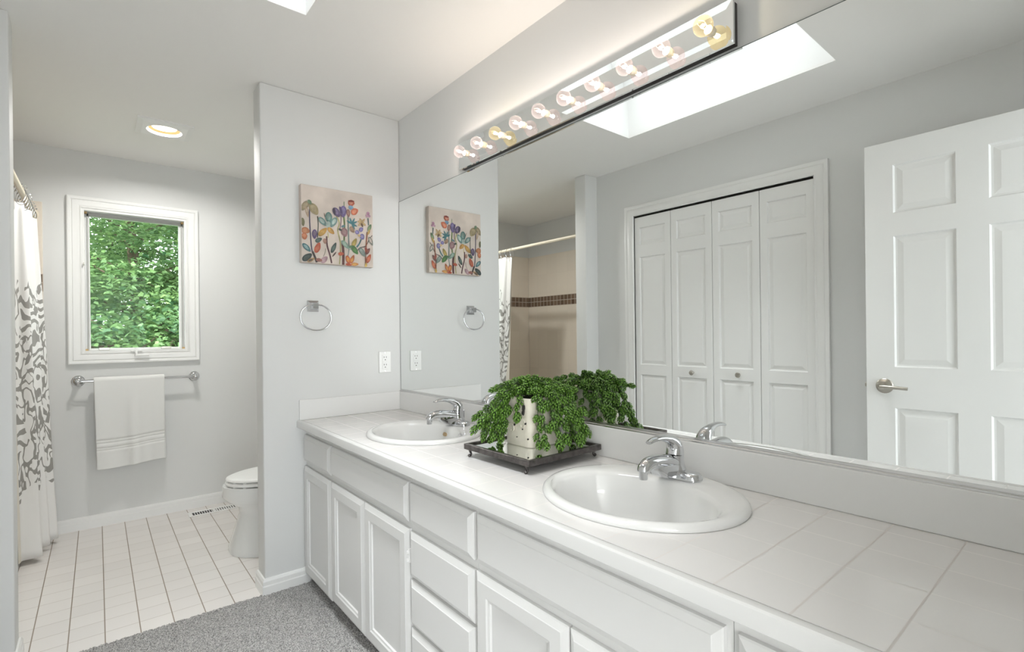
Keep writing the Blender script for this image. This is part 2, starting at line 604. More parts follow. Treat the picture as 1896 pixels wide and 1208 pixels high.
# window wall with its opening
wx0, wx1, wz0, wz1 = -1.379, -0.814, 1.128, 2.056
b = B()
bx(b, XT - 0.15, wx0, Y2, Y2 + 0.15, -0.1, H)
bx(b, wx1, 0.006, Y2, Y2 + 0.15, -0.1, H)
bx(b, wx0, wx1, Y2, Y2 + 0.15, -0.1, wz0)
bx(b, wx0, wx1, Y2, Y2 + 0.15, wz1, H)
struct('wall_far', b, M['paint'])
b = B(); bx(b, XT - 0.12, XT, YB, Y2, -0.1, H); struct('wall_tub', b, M['paint'])
b = B(); bx(b, XT - 0.12, XP, YB, YA, -0.1, H, 0.005, 3); struct('wall_stub', b, M['paint'], True)
# closet wall with opening
cy0, cy1, cz = 1.053, 2.232, 2.052
b = B()
bx(b, XL - 0.1, XL, Y0 - 0.12, cy0, -0.1, H)
bx(b, XL - 0.1, XL, cy1, YB, -0.1, H)
bx(b, XL - 0.1, XL, cy0, cy1, cz, H)
struct('wall_left', b, M['paint'])
b = B(); bx(b, XL - 0.62, XL - 0.6, cy0 - 0.1, cy1 + 0.1, -0.1, H)
bx(b, XL - 0.6, XL - 0.1, cy0 - 0.1, cy0 - 0.08, -0.1, H); bx(b, XL - 0.6, XL - 0.1, cy1 + 0.08, cy1 + 0.1, -0.1, H)
struct('wall_closet', b, M['dark'])
# entry wall with the doorway the camera stands in
dx0, dx1, dz = -1.545, -0.775, 2.09
b = B()
bx(b, XL, dx0, Y0 - 0.12, Y0, -0.1, H)
bx(b, dx1, 0.006, Y0 - 0.12, Y0, -0.1, H)
bx(b, dx0, dx1, Y0 - 0.12, Y0, dz, H)
struct('wall_near', b, M['paint'])
# bedroom beyond the doorway
b = B()
bx(b, -3.4, -3.3, -3.6, Y0 - 0.12, -0.1, H)
bx(b, 0.8, 0.9, -3.6, Y0 - 0.12, -0.1, H)
bx(b, -3.3, XL, Y0 - 0.12, Y0 - 0.02, -0.1, H)
bx(b, 0.006, 0.8, Y0 - 0.12, Y0 - 0.02, -0.1, H)
struct('wall_bedroom', b, M['paint'])
# ceiling with skylight shaft
sx0, sx1, sy0, sy1, sh = -1.237, -0.696, 0.803, 1.934, 2.96
b = B()
bx(b, -3.4, sx0, -3.6, 4.4, H, H + 0.012)
bx(b, sx1, 0.9, -3.6, 4.4, H, H + 0.012)
bx(b, sx0, sx1, -3.6, sy0, H, H + 0.012)
for a in ((sx0, -1.086, sy1, 4.4), (-0.914, sx1, sy1, 4.4), (-1.086, -0.914, sy1, 3.402), (-1.086, -0.914, 3.574, 4.4)):
    bx(b, *a, H, H + 0.012)
struct('ceiling', b, M['ceiling'])
b = B()
bx(b, sx0 - 0.04, sx0, sy0 - 0.04, sy1 + 0.04, H + 0.012, sh)
bx(b, sx1, sx1 + 0.04, sy0 - 0.04, sy1 + 0.04, H + 0.012, sh)
bx(b, sx0, sx1, sy0 - 0.04, sy0, H + 0.012, sh)
bx(b, sx0, sx1, sy1, sy1 + 0.04, H + 0.012, sh)
w2 = sroot('window_2', 'roof skylight with a white painted shaft above the vanity')
obj('shaft', b, M['shaft'], w2)
b = B(); bx(b, sx0 - 0.02, sx1 + 0.02, sy0 - 0.02, sy1 + 0.02, sh, sh + 0.01); obj('pane', b, M['acrylic'], w2)
b = B()
for a in ((sx0 - 0.05, sx0 - 0.02, sy0 - 0.05, sy1 + 0.05), (sx1 + 0.02, sx1 + 0.05, sy0 - 0.05, sy1 + 0.05),
          (sx0 - 0.02, sx1 + 0.02, sy0 - 0.05, sy0 - 0.02), (sx0 - 0.02, sx1 + 0.02, sy1 + 0.02, sy1 + 0.05)):
    bx(b, *a, sh - 0.03, sh + 0.03)
obj('frame', b, M['trim'], w2)

# carpet: displaced pile in front, flat beyond
random.seed(3)
b = B()
def pile(x0, x1, y0, y1, st):
    nx, ny = int((x1 - x0) / st), int((y1 - y0) / st)
    g = [[b.verts.new((x0 + (x1 - x0) * i / nx, y0 + (y1 - y0) * j / ny, 0.004 + random.random() * 0.007)) for j in range(ny + 1)] for i in range(nx + 1)]
    for i in range(nx):
        for j in range(ny):
            b.faces.new((g[i][j], g[i + 1][j], g[i + 1][j + 1], g[i][j + 1]))
pile(-1.5, -0.47, 1.55, 2.5755, 0.0042)
bx(b, XL + 0.002, -0.003, Y0 + 0.001, 1.55, -0.1, 0.008)
bx(b, XL, -1.5, 1.55, 2.5755, -0.1, 0.008)
bx(b, -0.47, -0.003, 1.55, 2.5755, -0.1, 0.008)
bx(b, -1.5, -0.47, 1.55, 2.5755, -0.1, 0.001)
o = obj('carpet', b, M['carpet'])
tag(o, 'grey flecked cut pile carpet in front of the vanity', 'carpet', kind='stuff')

b = B(); bx(b, -3.3, 0.8, -3.6, Y0 - 0.12, -0.1, 0.008); bx(b, dx0 + 0.001, dx1 - 0.001, Y0 - 0.12, Y0 + 0.001, -0.1, 0.008); struct('floor_bedroom', b, M['carpet'])
# baseboards
def base_prof(s):
    return [(0, 0), (0.013, 0), (0.013, 0.045), (0.0105, 0.05), (0.0105, 0.068), (0.006, 0.079), (0, 0.081)]
def baseboard(name, p0, p1, nrm, z=0.0):
    b = B()
    p0, p1, n = Vector((*p0, z)), Vector((*p1, z)), Vector((*nrm, 0))
    r = [[q + n * d + Vector((0, 0, h)) for d, h in base_prof(0)] for q in (p0, p1)]
    loft(b, r, True)
    return struct(name, b, M['trim'])
baseboard('baseboard_far', (-1.56, Y2), (0.0, Y2), (0, -1))
b = B()
pr = base_prof(0)
path = [((-0.505, Y1), (0, -1)), ((XW, Y1), (-1, -1)), ((XW, Y1 + PT), (-1, 1)), ((-0.2, Y1 + PT), (0, 1))]
loft(b, [[Vector((p[0] + n[0] * d, p[1] + n[1] * d, h + 0.0)) for d, h in pr] for p, n in path], True)
struct('baseboard_partition', b, M['trim'])
baseboard('baseboard_left', (XL, Y0), (XL, cy0 - 0.075), (1, 0))
baseboard('baseboard_closet', (XL, cy1 + 0.075), (XL, YB), (1, 0))
b = B()
path = [((XL, YB), (0, -1)), ((XP, YB), (1, -1)), ((XP, YA), (1, 1)), ((-1.62, YA), (0, 1))]
loft(b, [[Vector((p[0] + n[0] * d, p[1] + n[1] * d, h)) for d, h in pr] for p, n in path], True)
struct('baseboard_stub', b, M['trim'])

# mitred casing around an opening (rect in two axes)
def casing(bm, T, u0, u1, v0, v1, prof, bottom=True):
    """prof: (outset, thickness) from the opening outwards"""
    def corner(s):
        return [(u0 - s, v0 - s if bottom else v0), (u0 - s, v1 + s), (u1 + s, v1 + s), (u1 + s, v0 - s if bottom else v0)]
    cor = [corner(s) for s, d in prof]
    n = len(prof)
    vs = [[bm.verts.new(T(*cor[i][k], prof[i][1])) for i in range(n)] for k in range(4)]
    segs = [(0, 1), (1, 2), (2, 3)] + ([(3, 0)] if bottom else [])
    for a, c in segs:
        for i in range(n - 1):
            bm.faces.new((vs[a][i], vs[a][i + 1], vs[c][i + 1], vs[c][i]))
CASE = [(0.0, 0.0), (0.0, 0.009), (0.005, 0.013), (0.012, 0.010), (0.020, 0.014), (0.045, 0.017), (0.05, 0.014), (0.055, 0.018), (0.066, 0.020), (0.072, 0.018), (0.073, 0.0)]

# ---------------------------------------------------------------- window 1 (crank window over the towel bar)
W1 = sroot('window_1', 'white framed crank window looking out on green trees')
b = B()
casing(b, lambda u, v, d: (u, Y2 - d, v), wx0, wx1, wz0 , wz1, [(s, d * 1.1) for s, d in CASE])
obj('casing', b, M['trim'], W1, True, 25)
b = B()   # jamb liner and stool
jd = 0.075
bx(b, wx0, wx0 + 0.012, Y2 - 0.008, Y2 + 0.15, wz0, wz1)
bx(b, wx1 - 0.012, wx1, Y2 - 0.008, Y2 + 0.15, wz0, wz1)
bx(b, wx0 + 0.012, wx1 - 0.012, Y2 - 0.008, Y2 + 0.15, wz1 - 0.012, wz1)
bx(b, wx0 + 0.012, wx1 - 0.012, Y2 - 0.012, Y2 + 0.15, wz0, wz0 + 0.012)
obj('jamb', b, M['trim'], W1)
b = B()   # operable sash
fx0, fx1, fz0, fz1 = wx0 + 0.012, wx1 - 0.012, wz0 + 0.012, wz1 - 0.012
for a in ((fx0, fx0 + 0.026, fz0, fz1), (fx1 - 0.026, fx1, fz0, fz1), (fx0 + 0.026, fx1 - 0.026, fz0, fz0 + 0.014), (fx0 + 0.026, fx1 - 0.026, fz1 - 0.022, fz1)):
    bx(b, a[0], a[1], Y2 + 0.06, Y2 + 0.10, a[2], a[3], 0.002, 1)
obj('sash', b, M['trim'], W1)
b = B()   # grey strips painting the screen frame's shadow, left and top
bx(b, fx0 + 0.012, fx0 + 0.020, Y2 + 0.05, Y2 + 0.06, fz0 + 0.004, fz1 - 0.01)
bx(b, fx0 + 0.012, fx1 - 0.006, Y2 + 0.05, Y2 + 0.06, fz1 - 0.024, fz1 - 0.006)
bx(b, fx1 - 0.014, fx1 - 0.006, Y2 + 0.05, Y2 + 0.06, fz0 + 0.004, fz1 - 0.01)
obj('screen_frame_shadow', b, M['screen_shade'], W1)['label'] = 'screen frame with its shadow painted grey'
b = B(); bx(b, fx0 + 0.02, fx1 - 0.02, Y2 + 0.076, Y2 + 0.08, fz0 + 0.008, fz1 - 0.015); obj('pane', b, M['pane'], W1)
b = B()   # crank
bx(b, -1.135, -1.075, Y2 - 0.022, Y2 + 0.01, 1.126, 1.139, 0.004)
lathe(b, [(0.013, 0), (0.013, 0.012), (0.009, 0.02)], (-1.105, Y2 - 0.014, 1.132), 'Z', 16)
bx(b, -1.115, -1.035, Y2 - 0.04, Y2 - 0.026, 1.098, 1.110, 0.004)
tube(b, [(-1.105, Y2 - 0.014, 1.142), (-1.108, Y2 - 0.034, 1.125), (-1.105, Y2 - 0.034, 1.104)], 0.007, 10)
obj('crank', b, M['plastic'], W1, True)
b = B()   # lock lever
bx(b, -1.377, -1.366, Y2 - 0.004, Y2 + 0.004, 1.70, 1.79, 0.001)
bx(b, -1.374, -1.367, Y2 - 0.03, Y2 - 0.004, 1.69, 1.705, 0.002)
obj('lock_lever', b, M['nickel'], W1)
for x0, x1, z in ((-1.300, -1.245, 1.142), (-0.962, -0.905, 1.142)):
    b = B(); bx(b, x0, x1, Y2 + 0.045, Y2 + 0.062, z, z + 0.016, 0.002); obj('sash_clip', b, M['nickel'], W1)
for x, z in ((fx0, fz0), (fx1 - 0.014, fz0), (fx0, fz1 - 0.012), (fx1 - 0.014, fz1 - 0.012)):
    b = B(); bx(b, x, x + 0.014, Y2 + 0.035, Y2 + 0.052, z, z + 0.012); obj('corner_block', b, M['wood'], W1)['label'] = 'bare wood corner block'

# ---------------------------------------------------------------- closet: bifold doors and casing
D2 = sroot('door_2', 'white four leaf bifold closet door with two small knobs')
lw = 0.2922
for i in range(4):
    y1 = cy1 - 0.0008 - i * (lw + 0.0030)
    b = B()
    T = lambda u, v, d, y1=y1: (XL - 0.004 + d, y1 - u, 0.025 + v)
    hh = cz - 0.012 - 0.025
    pan = [(0.042, lw - 0.042, 1.815, 1.940), (0.042, lw - 0.042, 0.965, 1.730), (0.042, lw - 0.042, 0.14, 0.895)]
    slab(b, T, lw, hh, 0.03, pan, [(0, 0), (0.005, -0.010), (0.011, -0.0105), (0.030, -0.0045)], edge=((0, -0.002), (0.002, 0)))
    lf = obj('leaf', b, M['trim'], D2)
    if i in (1, 2):
        b = B()
        ky, kz = (1.780, 0.953) if i == 1 else (1.474, 0.955)
        lathe(b, [(0.006, 0), (0.006, 0.012), (0.014, 0.018), (0.0165, 0.026), (0.013, 0.032), (0.003, 0.034)], (XL - 0.004, ky, kz), 'X', 20)
        obj('knob', b, M['nickel'], lf, True)
b = B(); bx(b, XL - 0.07, XL - 0.012, cy0, cy1, cz - 0.012, cz - 0.0005); obj('track', b, M['dark'], D2)
b = B()
casing(b, lambda u, v, d: (XL + d, u, v), cy0, cy1, 0.0, cz, CASE, bottom=False)
struct('trim_1', b, M['trim'], True)
b = B()
bx(b, XL - 0.1, XL + 0.002, cy0 - 0.012, cy0, 0, cz); bx(b, XL - 0.1, XL + 0.002, cy1, cy1 + 0.012, 0, cz); bx(b, XL - 0.1, XL + 0.002, cy0 - 0.012, cy1 + 0.012, cz, cz + 0.012)
struct('trim_2', b, M['trim'])

# ---------------------------------------------------------------- entry door, standing open along the closet wall
D1 = sroot('door_1', 'white six panel entry door standing open against the closet wall')
b = B()
dxf, dy1, dw, dh = -1.492, 0.772, 0.757, 2.063
T = lambda u, v, d: (dxf + d, dy1 - u, 0.016 + v)
pan = []
for u0, u1 in ((0.110, 0.328), (0.430, 0.647)):
    pan += [(u0, u1, 1.733, 1.953), (u0, u1, 1.032, 1.628), (u0, u1, 0.22, 0.847)]
slab(b, T, dw, dh, 0.035, pan, [(0, 0), (0.006, -0.0095), (0.013, -0.010), (0.036, -0.0050)], edge=((0, -0.002), (0.002, 0)))
obj('leaf', b, M['trim'], D1)
b = B()
hy, hz = 0.700, 0.960
lathe(b, [(0.034, 0), (0.034, 0.006), (0.030, 0.010), (0.012, 0.012), (0.012, 0.045), (0.013, 0.05), (0.013, 0.06), (0.006, 0.062)], (dxf, hy, hz), 'X', 28)
tube(b, smooth_path([(dxf + 0.052, hy + 0.005, hz), (dxf + 0.054, hy - 0.04, hz - 0.001), (dxf + 0.05, hy - 0.095, hz - 0.004)], 4), [0.012, 0.012, 0.0115, 0.011, 0.0105, 0.010, 0.0095, 0.0095, 0.009], 12, flat=0.8)
obj('handle', b, M['nickel'], D1, True)
b = B(); bx(b, dxf - 0.03, dxf - 0.006, dy1 - 0.001, dy1 + 0.0015, 0.93, 0.99); bx(b, dxf - 0.024, dxf - 0.012, dy1, dy1 + 0.010, 0.951, 0.969, 0.003); obj('latch', b, M['nickel'], D1)

# ---------------------------------------------------------------- tub alcove
b = B(); bx(b, XT, XT + 0.008, YA + 0.008, Y2 - 0.008, 0.42, 2.063); struct('wall_tile_tub', b, M['tub_tile'])
b = B(); bx(b, XT + 0.008, -1.563, Y2 - 0.008, Y2, 0.0, 2.066, 0.003); struct('wall_tile_far', b, M['tub_tile_x'])
b = B(); bx(b, XT + 0.008, -1.60, YA, YA + 0.008, 0.42, 2.063); struct('wall_tile_stub', b, M['tub_tile_x'])
b = B(); bx(b, XT + 0.008, XT + 0.010, YA + 0.01, Y2 - 0.01, 1.513, 1.621); struct('trim_3', b, M['mosaic'])
b = B(); bx(b, XT + 0.010, -1.562, Y2 - 0.0105, Y2 - 0.008, 1.513, 1.621); struct('trim_4', b, M['mosaic_x'])
tb = thing('bathtub', 'white bathtub behind the shower curtain', 'bathtub', (-2.02, 3.45, 0))
def rrect(x0, x1, y0, y1, r, z, n=6):
    out = []
    for cx, cy, a0 in ((x1 - r, y1 - r, 0), (x0 + r, y1 - r, 90), (x0 + r, y0 + r, 180), (x1 - r, y0 + r, 270)):
        for k in range(n + 1):
            a = math.radians(a0 + 90 * k / n)
            out.append(Vector((cx + r * math.cos(a), cy + r * math.sin(a), z)))
    return out
b = B()
tx0, tx1, ty0, ty1 = XT + 0.012, -1.640, YA + 0.012, Y2 - 0.012
loft(b, [rrect(tx0, tx1, ty0, ty1, 0.01, 0.001), rrect(tx0, tx1, ty0, ty1, 0.01, 0.38), rrect(tx0 + 0.004, tx1 - 0.004, ty0 + 0.004, ty1 - 0.004, 0.014, 0.40),
         rrect(tx0 + 0.05, tx1 - 0.08, ty0 + 0.06, ty1 - 0.06, 0.1, 0.40), rrect(tx0 + 0.06, tx1 - 0.09, ty0 + 0.07, ty1 - 0.07, 0.1, 0.385),
         rrect(tx0 + 0.12, tx1 - 0.15, ty0 + 0.18, ty1 - 0.14, 0.12, 0.08), rrect(tx0 + 0.2, tx1 - 0.22, ty0 + 0.3, ty1 - 0.24, 0.1, 0.06)], True, True, True)
obj('basin', b, M['tub'], tb, True)
rod = thing('shower_rod', 'cream enamelled shower curtain rod across the tub alcove', 'curtain rod', (-1.605, 3.45, 1.985))
b = B(); tube(b, [(-1.605, YA + 0.008, 1.985), (-1.605, Y2 - 0.009, 1.985)], 0.0125, 16); obj('pole', b, M['cream'], rod, True)
for y, s in ((YA + 0.008, 1), (Y2 - 0.0085, -1)):
    b = B(); lathe(b, [(0.028, 0), (0.028, 0.004 * s), (0.018, 0.012 * s), (0.017, 0.026 * s)], (-1.605, y, 1.985), 'Y', 20); obj('flange', b, M['cream'], rod, True)

# shower curtain: bunched at the window end
zt = 1.925
top = [(-1.645, 3.57), (-1.622, 3.60), (-1.595, 3.62), (-1.612, 3.72), (-1.588, 3.80), (-1.582, 3.86), (-1.612, 3.95), (-1.590, 4.02), (-1.575, 4.06), (-1.605, 4.15)]
bot = [(-1.640, 3.73), (-1.622, 3.765), (-1.552, 3.775), (-1.590, 3.86), (-1.560, 3.93), (-1.530, 3.955), (-1.575, 3.99), (-1.540, 4.03), (-1.500, 4.055), (-1.545, 4.12)]
def cloth(bm, topc, botc, z0, z1, nz=40, sub=7, uvs=True, ease=1.0, wave=0.0):
    tp = smooth_path([(x, y, 0) for x, y in topc], sub)
    bt = smooth_path([(x, y, 0) for x, y in botc], sub)
    uvl = bm.loops.layers.uv.new('UVMap')
    s = [0.0]
    for i in range(1, len(bt)):
        s.append(s[-1] + (bt[i] - bt[i - 1]).length)
    g = []
    for j in range(nz + 1):
        t = (j / nz)
        k = t ** ease
        row = []
        for i in range(len(tp)):
            p = tp[i].lerp(bt[i], k)
            row.append(bm.verts.new((p.x + wave * math.sin(9 * t + i * 0.3), p.y, z1 + (z0 - z1) * t)))
        g.append(row)
    for j in range(nz):
        for i in range(len(tp) - 1):
            f = bm.faces.new((g[j][i], g[j][i + 1], g[j + 1][i + 1], g[j + 1][i]))
            for lp, (jj, ii) in zip(f.loops, ((j, i), (j, i + 1), (j + 1, i + 1), (j + 1, i))):
                lp[uvl].uv = (s[ii] * 2.2, z1 + (z0 - z1) * jj / nz)
b = B(); cloth(b, top, bot, 0.030, zt, wave=0.002)
o = obj('shower_curtain', b, M['curtain'], None, True, 80)
tag(o, 'white shower curtain with grey branch print bunched beside the window', 'curtain')
md = o.modifiers.new('thick', 'SOLIDIFY'); md.thickness = 0.0025; md.offset = 0
b = B(); cloth(b, [(-1.668, 3.60), (-1.655, 3.66), (-1.668, 3.74), (-1.650, 3.82), (-1.662, 3.9), (-1.650, 4.0)],
               [(-1.634, 3.66), (-1.627, 3.69), (-1.636, 3.74), (-1.630, 3.82), (-1.637, 3.92), (-1.63, 4.02)], 0.05, 1.90)
o = obj('shower_curtain_liner', b, M['liner'], None, True, 80)
tag(o, 'ivory curtain liner hanging behind the printed shower curtain', 'curtain')
md = o.modifiers.new('thick', 'SOLIDIFY'); md.thickness = 0.0015; md.offset = 0
ring0 = None
for i, (y, tx) in enumerate(((3.52, -1.63), (3.585, -1.60), (3.66, -1.605), (3.73, -1.61), (3.80, -1.60), (3.87, -1.60), (3.95, -1.605), (4.03, -1.60), (4.11, -1.60))):
    if ring0 is None:
        b = B()
        pts = []
        for k in range(24):
            a = 2 * PI * k / 24
            pts.append((-1.605 + 0.024 * math.sin(a), y, 1.955 + 0.046 * math.cos(a)))
        tube(b, pts, 0.0016, 8, closed=True)
        for k in range(5):
            sphere(b, (-1.605 + 0.012 * (k - 2), y, 1.999 + 0.0035 * (1 - abs(k - 2) * 0.9)), 0.0042, 8, 6)
        ring0 = obj('curtain_ring', b, M['chrome'], None, True, loc=(-1.605, y, 1.955))
        o = ring0
    else:
        o = ring0.copy()
        C.objects.link(o)
        o.location = (-1.605, y, 1.955)
    tag(o, 'small chrome roller ring on the shower rod', 'curtain ring', 'curtain rings on the shower rod')

# ---------------------------------------------------------------- toilet (mostly behind the partition)
tl = thing('toilet', 'white toilet with closed lid showing past the partition wall', 'toilet', (-0.45, 3.22, 0))
def egg(cx, cy, rf, rb, ry, z, n=40, pw=2.0):
    """plan outline: front towards -x with radius rf, back rb"""
    out = []
    for k in range(n):
        a = 2 * PI * k / n
        c, s = math.cos(a), math.sin(a)
        rx = rb if c > 0 else rf
        out.append(Vector((cx + rx * math.copysign(abs(c) ** (2 / pw), c), cy + ry * math.copysign(abs(s) ** (2 / pw), s), z)))
    return out
b = B()
cy = 3.225
loft(b, [egg(-0.46, cy, 0.284, 0.28, 0.210, 0.001, pw=2.4), egg(-0.46, cy, 0.282, 0.28, 0.207, 0.02, pw=2.4), egg(-0.46, cy, 0.254, 0.27, 0.165, 0.12, pw=2.3),
         egg(-0.46, cy, 0.228, 0.25, 0.135, 0.21), egg(-0.46, cy, 0.234, 0.25, 0.138, 0.25), egg(-0.46, cy, 0.290, 0.25, 0.175, 0.285),
         egg(-0.47, cy, 0.306, 0.25, 0.190, 0.32), egg(-0.47, cy, 0.300, 0.25, 0.190, 0.375)], True, True, True)
obj('bowl', b, M['ceramic'], tl, True, 60)
b = B()
loft(b, [egg(-0.47, cy, 0.282, 0.22, 0.176, 0.379), egg(-0.47, cy, 0.288, 0.22, 0.182, 0.384), egg(-0.47, cy, 0.288, 0.22, 0.182, 0.394), egg(-0.47, cy, 0.282, 0.22, 0.176, 0.398)], True)
obj('seat', b, M['plastic'], tl, True, 60)
b = B()
loft(b, [egg(-0.47, cy, 0.278, 0.22, 0.172, 0.403), egg(-0.47, cy, 0.286, 0.22, 0.180, 0.408), egg(-0.47, cy, 0.284, 0.22, 0.178, 0.416), egg(-0.47, cy, 0.262, 0.20, 0.158, 0.424), egg(-0.47, cy, 0.16, 0.12, 0.09, 0.428)], True)
obj('lid', b, M['plastic'], tl, True, 60)
for a in (-0.45, -0.25, 0.25, 0.45, 0.0):
    b = B(); x = -0.47 - 0.272 * math.cos(a * 1.5); y = cy + 0.166 * math.sin(a * 1.5)
    bx(b, x - 0.008, x + 0.008, y - 0.012, y + 0.012, 0.3755, 0.379); bx(b, x - 0.008, x + 0.008, y - 0.012, y + 0.012, 0.398, 0.403)
    obj('bumper', b, M['plastic'], tl)
b = B(); bx(b, -0.235, -0.025, cy - 0.22, cy + 0.22, 0.375, 0.72, 0.02, 4); bx(b, -0.34, -0.03, cy - 0.11, cy + 0.11, 0.20, 0.376, 0.02, 3); obj('tank', b, M['ceramic'], tl, True)
b = B(); bx(b, -0.245, -0.02, cy - 0.23, cy + 0.23, 0.72, 0.755, 0.01, 3); obj('tank_lid', b, M['ceramic'], tl, True)
b = B(); tube(b, [(-0.235, cy + 0.15, 0.66), (-0.255, cy + 0.15, 0.66), (-0.258, cy + 0.08, 0.652)], 0.006, 10); obj('flush_lever', b, M['chrome'], tl, True)

# floor register
fv = thing('floor_vent', 'white metal floor register beside the toilet', 'floor vent', (-0.69, 4.07, 0))
b = B()
vx0, vx1, vy0, vy1 = -0.838, -0.530, 4.024, 4.128
bx(b, vx0, vx1, vy0, vy0 + 0.020, 0.0005, 0.0035, 0.001, 1); bx(b, vx0, vx1, vy1 - 0.020, vy1, 0.0005, 0.0035, 0.001, 1)
bx(b, vx0, vx0 + 0.024, vy0 + 0.020, vy1 - 0.020, 0.0005, 0.0035); bx(b, vx1 - 0.024, vx1, vy0 + 0.020, vy1 - 0.020, 0.0005, 0.0035)
obj('frame', b, M['plastic'], fv)
b = B(); bx(b, vx0 + 0.016, vx1 - 0.016, vy0 + 0.014, vy1 - 0.014, 0.0003, 0.0010); obj('opening', b, M['slot'], fv)
for i in range(17):
    b = B(); x = vx0 + 0.036 + i * 0.0145
    if i == 8:
        bx(b, x - 0.007, x + 0.011, vy0 + 0.020, vy1 - 0.020, 0.0011, 0.0033)
    else:
        wd_ = 0.0042 if i < 8 else 0.0085
        bx(b, x, x + wd_, vy0 + 0.020, vy1 - 0.020, 0.0011, 0.0033)
    obj('slat', b, M['plastic'], fv)

# ---------------------------------------------------------------- towel bar and towel
tbar = thing('towel_bar', 'chrome towel bar on round posts below the window', 'towel bar', (-1.09, Y2, 0.945))
yb = Y2 - 0.066
b = B(); tube(b, [(-1.398, yb, 0.950), (-0.780, yb, 0.944)], 0.0085, 16); obj('bar', b, M['chrome'], tbar, True)
for x, z in ((-1.404, 0.950), (-0.775, 0.9435)):
    b = B()
    lathe(b, [(0.034, 0), (0.034, -0.004), (0.029, -0.008), (0.027, -0.012), (0.020, -0.015), (0.016, -0.022), (0.013, -0.040), (0.014, -0.052), (0.018, -0.060), (0.018, -0.072), (0.012, -0.079), (0.002, -0.081)], (x, Y2, z), 'Y', 28)
    obj('post', b, M['chrome'], tbar, True)
def towel():
    b = B()
    random.seed(11)
    nu = 34
    r = 0.017
    rows = []
    for k in range(131):           # front, bottom to top
        rows.append(('f', k / 130))
    for k in range(1, 8):
        rows.append(('o', k / 8))
    for k in range(40):
        rows.append(('b', k / 39))
    g = []
    for kind, t in rows:
        row = []
        for i in range(nu + 1):
            u = i / nu
            x = -1.329 + 0.372 * u
            drop = 0.565 - 0.012 * u + 0.006 * math.sin(u * 5)
            fold = 0.007 * math.sin(u * 9 + 1) + 0.013 * math.exp(-((u - 0.52) / 0.06) ** 2) - 0.006 * math.exp(-((u - 0.78) / 0.10) ** 2)
            zb = 0.950
            if kind == 'f':
                z = zb - drop * (1 - t)
                amp = (1 - t) * 1.0
                y = yb - r - 0.004 - fold * amp * 1.6
                xx = x + 0.012 * (1 - t) * (1 - 1.2 * u) + 0.010 * (1 - t) * (u > 2)
                d = drop * (1 - t)     # distance below the bar
                hb = drop - d          # height above hem
                for h0 in (0.165, 0.185, 0.120, 0.135):
                    y += 0.0055 * math.exp(-((hb - h0) / 0.005) ** 2)
                if 0.120 < hb < 0.185:
                    y += 0.0015
            elif kind == 'o':
                a = PI * t
                y = yb - (r + 0.004) * math.cos(a)
                z = zb + (r + 0.002) * math.sin(a)
                xx = x
            else:
                z = zb - (drop - 0.018 + 0.03 * u) * t
                y = min(yb + r + 0.004 + fold * t, Y2 - 0.022)
                xx = x + 0.010 * t
            row.append(b.verts.new((xx, y, z)))
        g.append(row)
    for j in range(len(g) - 1):
        for i in range(nu):
            b.faces.new((g[j][i], g[j][i + 1], g[j + 1][i + 1], g[j + 1][i]))
    o = obj('hand_towel', b, M['towel'], None, True, 80)
    md = o.modifiers.new('thick', 'SOLIDIFY'); md.thickness = 0.007; md.offset = 0
    md = o.modifiers.new('round', 'SUBSURF'); md.levels = 1; md.render_levels = 1
    tag(o, 'white terry towel folded over the chrome towel bar', 'towel')
towel()

# ---------------------------------------------------------------- towel ring, outlet, painting on the partition
tr = thing('towel_ring', 'chrome towel ring on a square mount below the painting', 'towel ring', (-0.477, Y1, 1.368))
b = B()
loft(b, [[Vector((-0.477 + s * dx, Y1 - y, 1.368 + s * dz_)) for dx, dz_ in ((-1, -1), (1, -1), (1, 1), (-1, 1))] for s, y in ((0.0275, 0.0), (0.0275, 0.006), (0.017, 0.016), (0.013, 0.036), (0.015, 0.042), (0.013, 0.048))], True)
obj('mount', b, M['chrome'], tr)
b = B()
pts = []
for k in range(56):
    a = 2 * PI * k / 56
    c, s = math.cos(a), math.sin(a)
    pts.append((-0.475 + 0.0745 * math.copysign(abs(c) ** 0.92, c), Y1 - 0.040 - 0.008 * (0.5 - s * 0.5), 1.314 + (0.066 if s < 0 else 0.060) * math.copysign(abs(s) ** 0.92, s)))
tube(b, pts, 0.0042, 12, closed=True)
obj('ring', b, M['chrome'], tr, True)

ol = thing('wall_outlet', 'white double electrical outlet beside the mirror', 'outlet', (-0.0945, Y1, 1.073))
b = B(); bx(b, -0.1295, -0.0595, Y1 - 0.006, Y1, 1.0155, 1.131, 0.0025, 2); obj('cover_plate', b, M['plastic'], ol)
for z in (1.0935, 1.0530):
    b = B()
    bx(b, -0.1115, -0.0775, Y1 - 0.0078, Y1 - 0.006, z - 0.0195, z + 0.0195, 0.0008, 1)
    f = obj('socket', b, M['plastic'], ol)
    b = B()
    bx(b, -0.1025, -0.1000, Y1 - 0.0083, Y1 - 0.0078, z + 0.002, z + 0.010)
    bx(b, -0.0890, -0.0868, Y1 - 0.0083, Y1 - 0.0078, z + 0.002, z + 0.010)
    lathe(b, [(0.0028, 0), (0.0028, -0.0005)], (-0.0945, Y1 - 0.0078, z - 0.008), 'Y', 12)
    obj('slots', b, M['slot'], f)
for z in (1.123, 1.0235):
    b = B(); lathe(b, [(0.003, 0), (0.0025, -0.001)], (-0.0945, Y1 - 0.006, z), 'Y', 12); obj('screw', b, M['steel'], ol)

